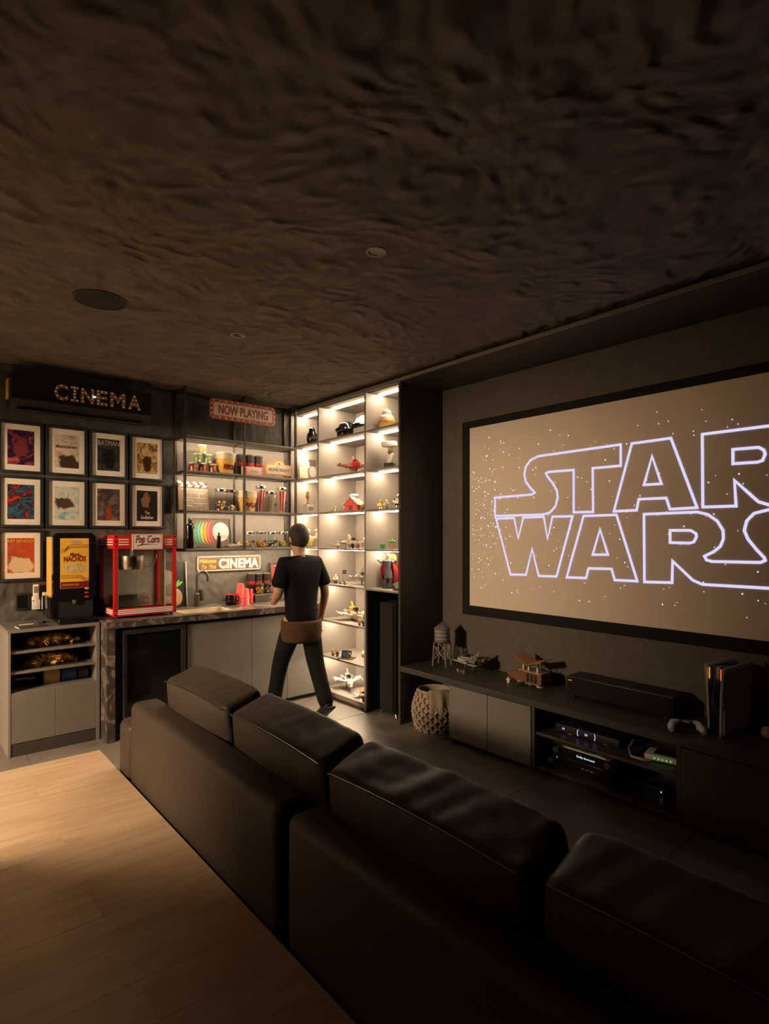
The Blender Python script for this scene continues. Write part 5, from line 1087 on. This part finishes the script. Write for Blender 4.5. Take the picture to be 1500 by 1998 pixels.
for k in range(2): B().tube([(.20 - k * .02, .04, .03), (.10, .055 + k * .01, .05), (.0, .04, .03), (-.05, -.0, .005 + k * .008), (-.05, -.06, .005 + k * .008), (-.02, -.10, .005)], .0035, 8).build('strand', 'lgrey', t)
t = thing('streaming_box', 'small black box with a blue light on the console floor', 'media player', (3.38, 1.47, ZL), -90); B().bx(-.07, .07, -.06, .06, .003, .035, .005).build('case', 'black_gloss', t); B().bx(.02, .026, -.0615, -.06, .017, .023).build('indicator', 'led_blue', t); B().bx(-.06, .06, -.05, .05, 0, .004).build('foot', 'black', t)
t = thing('cable_box', 'small dark grey box in the left corner of the console floor', 'media player', (3.30, 2.135, ZL), -90); B().bx(-.025, .025, -.05, .05, .003, .03, .003).build('case', 'dgrey', t); B().bx(-.02, .02, -.045, .045, 0, .004).build('foot', 'black', t)

# woven basket in the console niche
bk = thing('woven_basket', 'round woven grey rope basket in the open end of the media console', 'basket', (3.275, 3.215, 0))
prof_r = lambda z: .132 + .045 * math.sin(min(1, (z + .02) / .34) * math.pi)
HB = .315
B().lathe([(0, .006), (prof_r(0) - .012, .006)] + [(prof_r(z) - .010, z) for z in [i * HB / 10 for i in range(11)]] + [(prof_r(HB) - .016, HB), (prof_r(.15) - .022, .15), (prof_r(0) - .02, .012), (0, .012)], 40).build('liner', 'rope', bk)
proto = None; NR = 30
for i in range(NR):
    if i < 2:
        pts = []
        for k in range(37):
            z = .008 + (HB - .012) * k / 36; a = .075 * math.sin(k / 36 * math.pi * 9 + math.pi * i); rr = prof_r(z) + .004 * math.cos(k / 36 * math.pi * 18)
            pts.append((rr * math.cos(a), rr * math.sin(a), z))
        o = B().tube(pts, .0095, 7).build('rope_strand', 'rope', bk); proto = (proto or []) + [o]
    else:
        o = proto[i % 2].copy(); C.objects.link(o); o.parent = bk
    o.rotation_euler = (0, 0, 2 * math.pi * i / NR)
B().tube([((prof_r(HB) - .006) * math.cos(R(a)), (prof_r(HB) - .006) * math.sin(R(a)), HB) for a in range(0, 360, 10)], .012, 8, closed=True).build('rim', 'rope', bk)
th = thing('throw_blanket', 'beige throw hanging over the rim of the woven basket', 'blanket', (3.275, 3.215, 0))
tm = bmesh.new(); g_ = []
for i in range(9):
    a = R(205 + i * 8); rowv = []
    for j in range(10):
        q = j / 9; rr = prof_r(HB) - .05 + .075 * min(1, q * 2.2) + .012 * math.sin(i * 1.9) * q; zz = HB + .01 + .025 * math.sin(min(1, q * 2.2) * math.pi) - max(0, q - .4) * .28
        rowv.append(tm.verts.new(((rr + .02) * math.cos(a + q * .12), (rr + .02) * math.sin(a + q * .12), zz)))
    g_.append(rowv)
for i in range(8):
    for j in range(9): tm.faces.new((g_[i][j], g_[i + 1][j], g_[i + 1][j + 1], g_[i][j + 1]))
o = B()._merge(tm, 0).build('cloth', 'cloth', th); o.modifiers.new('thick', 'SOLIDIFY').thickness = .008; o.modifiers.new('sub', 'SUBSURF').levels = 1

# ---------------------------------------------------------------- the person, walking towards the counter
pr = thing('person', 'person in a black top, brown waist layer and dark trousers walking to the counter', 'person', (2.60, 4.13, 0))
def skin_mesh(chains, roots=0, sub=2):
    """chains: list of lists of (x,y,z,r) that share joints by equal position -> evaluated skin-modifier mesh"""
    idx, vs, es, rad = {}, [], [], []
    for c in chains:
        prev = None
        for p in c:
            k = (round(p[0], 4), round(p[1], 4), round(p[2], 4))
            if k not in idx: idx[k] = len(vs); vs.append(k); rad.append(p[3] if isinstance(p[3], tuple) else (p[3], p[3]))
            if prev is not None and (prev, idx[k]) not in es: es.append((prev, idx[k]))
            prev = idx[k]
    me = bpy.data.meshes.new('sk'); me.from_pydata(vs, es, []); ob = bpy.data.objects.new('sk', me); C.objects.link(ob)
    m1 = ob.modifiers.new('s', 'SKIN'); m1.use_smooth_shade = True
    for v, r in zip(me.skin_vertices[0].data, rad): v.radius = r
    me.skin_vertices[0].data[roots].use_root = True
    m2 = ob.modifiers.new('ss', 'SUBSURF'); m2.levels = sub; m2.render_levels = sub
    dg = bpy.context.evaluated_depsgraph_get(); dg.update(); out = bpy.data.meshes.new_from_object(ob.evaluated_get(dg))
    bpy.data.objects.remove(ob); bpy.data.meshes.remove(me); return out
pel, spi, che, nb = (0, 0, .90), (0, .01, 1.04), (0, .02, 1.22), (0, .025, 1.35)
armR = [(.165, .015, 1.315), (.225, -.03, 1.07), (.235, .05, .85), (.235, .075, .79)]; armL = [(-.165, .015, 1.315), (-.215, .02, 1.07), (-.15, .20, .98), (-.12, .25, .985)]
legR = [(.09, 0, .86), (.105, -.05, .48), (.09, -.27, .13)]; legL = [(-.09, .0, .86), (-.105, .16, .49), (-.12, .27, .09)]
bd = B()
bd.mesh(skin_mesh([[(*pel, (.10, .08)), (*spi, (.09, .07)), (*che, (.10, .08)), (*nb, (.07, .055)), (0, .035, 1.41, .05), (0, .055, 1.475, (.068, .082)), (0, .06, 1.54, (.072, .088)), (0, .055, 1.595, (.05, .06))],
    [(*che, .1)] + [(*p, r) for p, r in zip(armR, (.05, .042, .028, (.020, .034)))], [(*che, .1)] + [(*p, r) for p, r in zip(armL, (.055, .042, .028, (.020, .034)))],
    [(*pel, .1)] + [(*p, r) for p, r in zip(legR, (.085, .055, .038))], [(*pel, .1)] + [(*p, r) for p, r in zip(legL, (.085, .055, .038))]]))
def hand(p, f, side):
    """five bent fingers rooted in the palm: p wrist end of the palm, f pointing direction, side = thumb side"""
    p, f, sd_ = Vector(p), Vector(f).normalized(), Vector(side).normalized(); n = f.cross(sd_)
    for i, L in enumerate((.062, .072, .068, .052)):
        o = p + sd_ * (.024 - i * .016); bd.tube([o, o + f * L * .5 + n * .002, o + f * L * .85 + n * .016, o + f * L * .95 + n * .032], [.0095, .009, .008, .006], 7)
    o = p - f * .03 + sd_ * .022; bd.tube([o, o + sd_ * .02 + f * .02, o + sd_ * .022 + f * .048 + n * .008], [.011, .010, .007], 7)
hand((.235, .085, .765), (.0, .12, -1), (0, 1, .1)); hand((-.11, .275, .985), (.35, 1, -.05), (1, -.2, .4))
for s_ in (-1, 1):
    bd.sph((s_ * .074, .05, 1.525), (.012, .02, .032), 10, 8); bd.sph((s_ * .03, .138, 1.55), (.013, .008, .008), 10, 6)
bd.sph((0, .152, 1.52), (.012, .018, .022), 10, 8); bd.sph((0, .142, 1.478), (.025, .008, .007), 10, 6)
bd.build('body', 'skin', pr)
hb = B(); tm = bmesh.new(); bmesh.ops.create_uvsphere(tm, u_segments=24, v_segments=16, radius=1)
for v in tm.verts:
    x, yv, z = v.co; k = 1.0
    if yv > .55 and z < .35: k = .72
    v.co = (x * .084 * k, yv * .104 * k, z * .112)
hb._merge(tm, 0, Matrix.Translation((0, .043, 1.548))); hb.build('hair', 'hair', pr)
B().mesh(skin_mesh([[(0, 0, .77, (.172, .135)), (0, 0, .90, (.160, .122)), (*spi, (.150, .112)), (*che, (.165, .12)), (*nb, (.10, .075)), (0, .032, 1.375, (.062, .058))], [(*che, .15), (*armR[0], .078), (.205, -.012, 1.17, .075), (.216, -.022, 1.11, .074)], [(*che, .15), (*armL[0], .078), (-.198, .018, 1.17, .075), (-.208, .02, 1.11, .074)]])).build('top', 'tee', pr)
B().lathe([(.160, .66), (.178, .69), (.182, .76), (.180, .82), (.176, .845)], 28, sy=.82).build('waist_layer', 'brown_cloth', pr).modifiers.new('thick', 'SOLIDIFY').thickness = .008
B().mesh(skin_mesh([[(0, 0, .92, (.145, .115)), (0, 0, .84, (.15, .12))], [(0, 0, .84, .14), (.085, -.005, .76, .10), (*legR[1], .078), (.096, -.15, .31, .07), (.09, -.262, .125, .068)], [(0, 0, .84, .14), (-.085, .02, .76, .10), (*legL[1], .078), (-.112, .215, .29, .07), (-.12, .262, .09, .07)]])).build('trousers', 'trousers', pr)
for p, pitch in (((.09, -.245, .0), 38), ((-.12, .31, .0), 0)):
    o = B(); o.bx(-.042, .042, -.10, .14, 0, .022, .010, seg=3); o.bx(-.038, .038, -.09, .12, .018, .075, .026, seg=4); o.bx(-.034, .034, -.085, .02, .06, .105, .02, seg=3)
    ob = o.build('shoe', 'black', pr); ob.location = (p[0], p[1], .08 if pitch else .0); ob.rotation_euler = (R(-pitch), 0, 0)
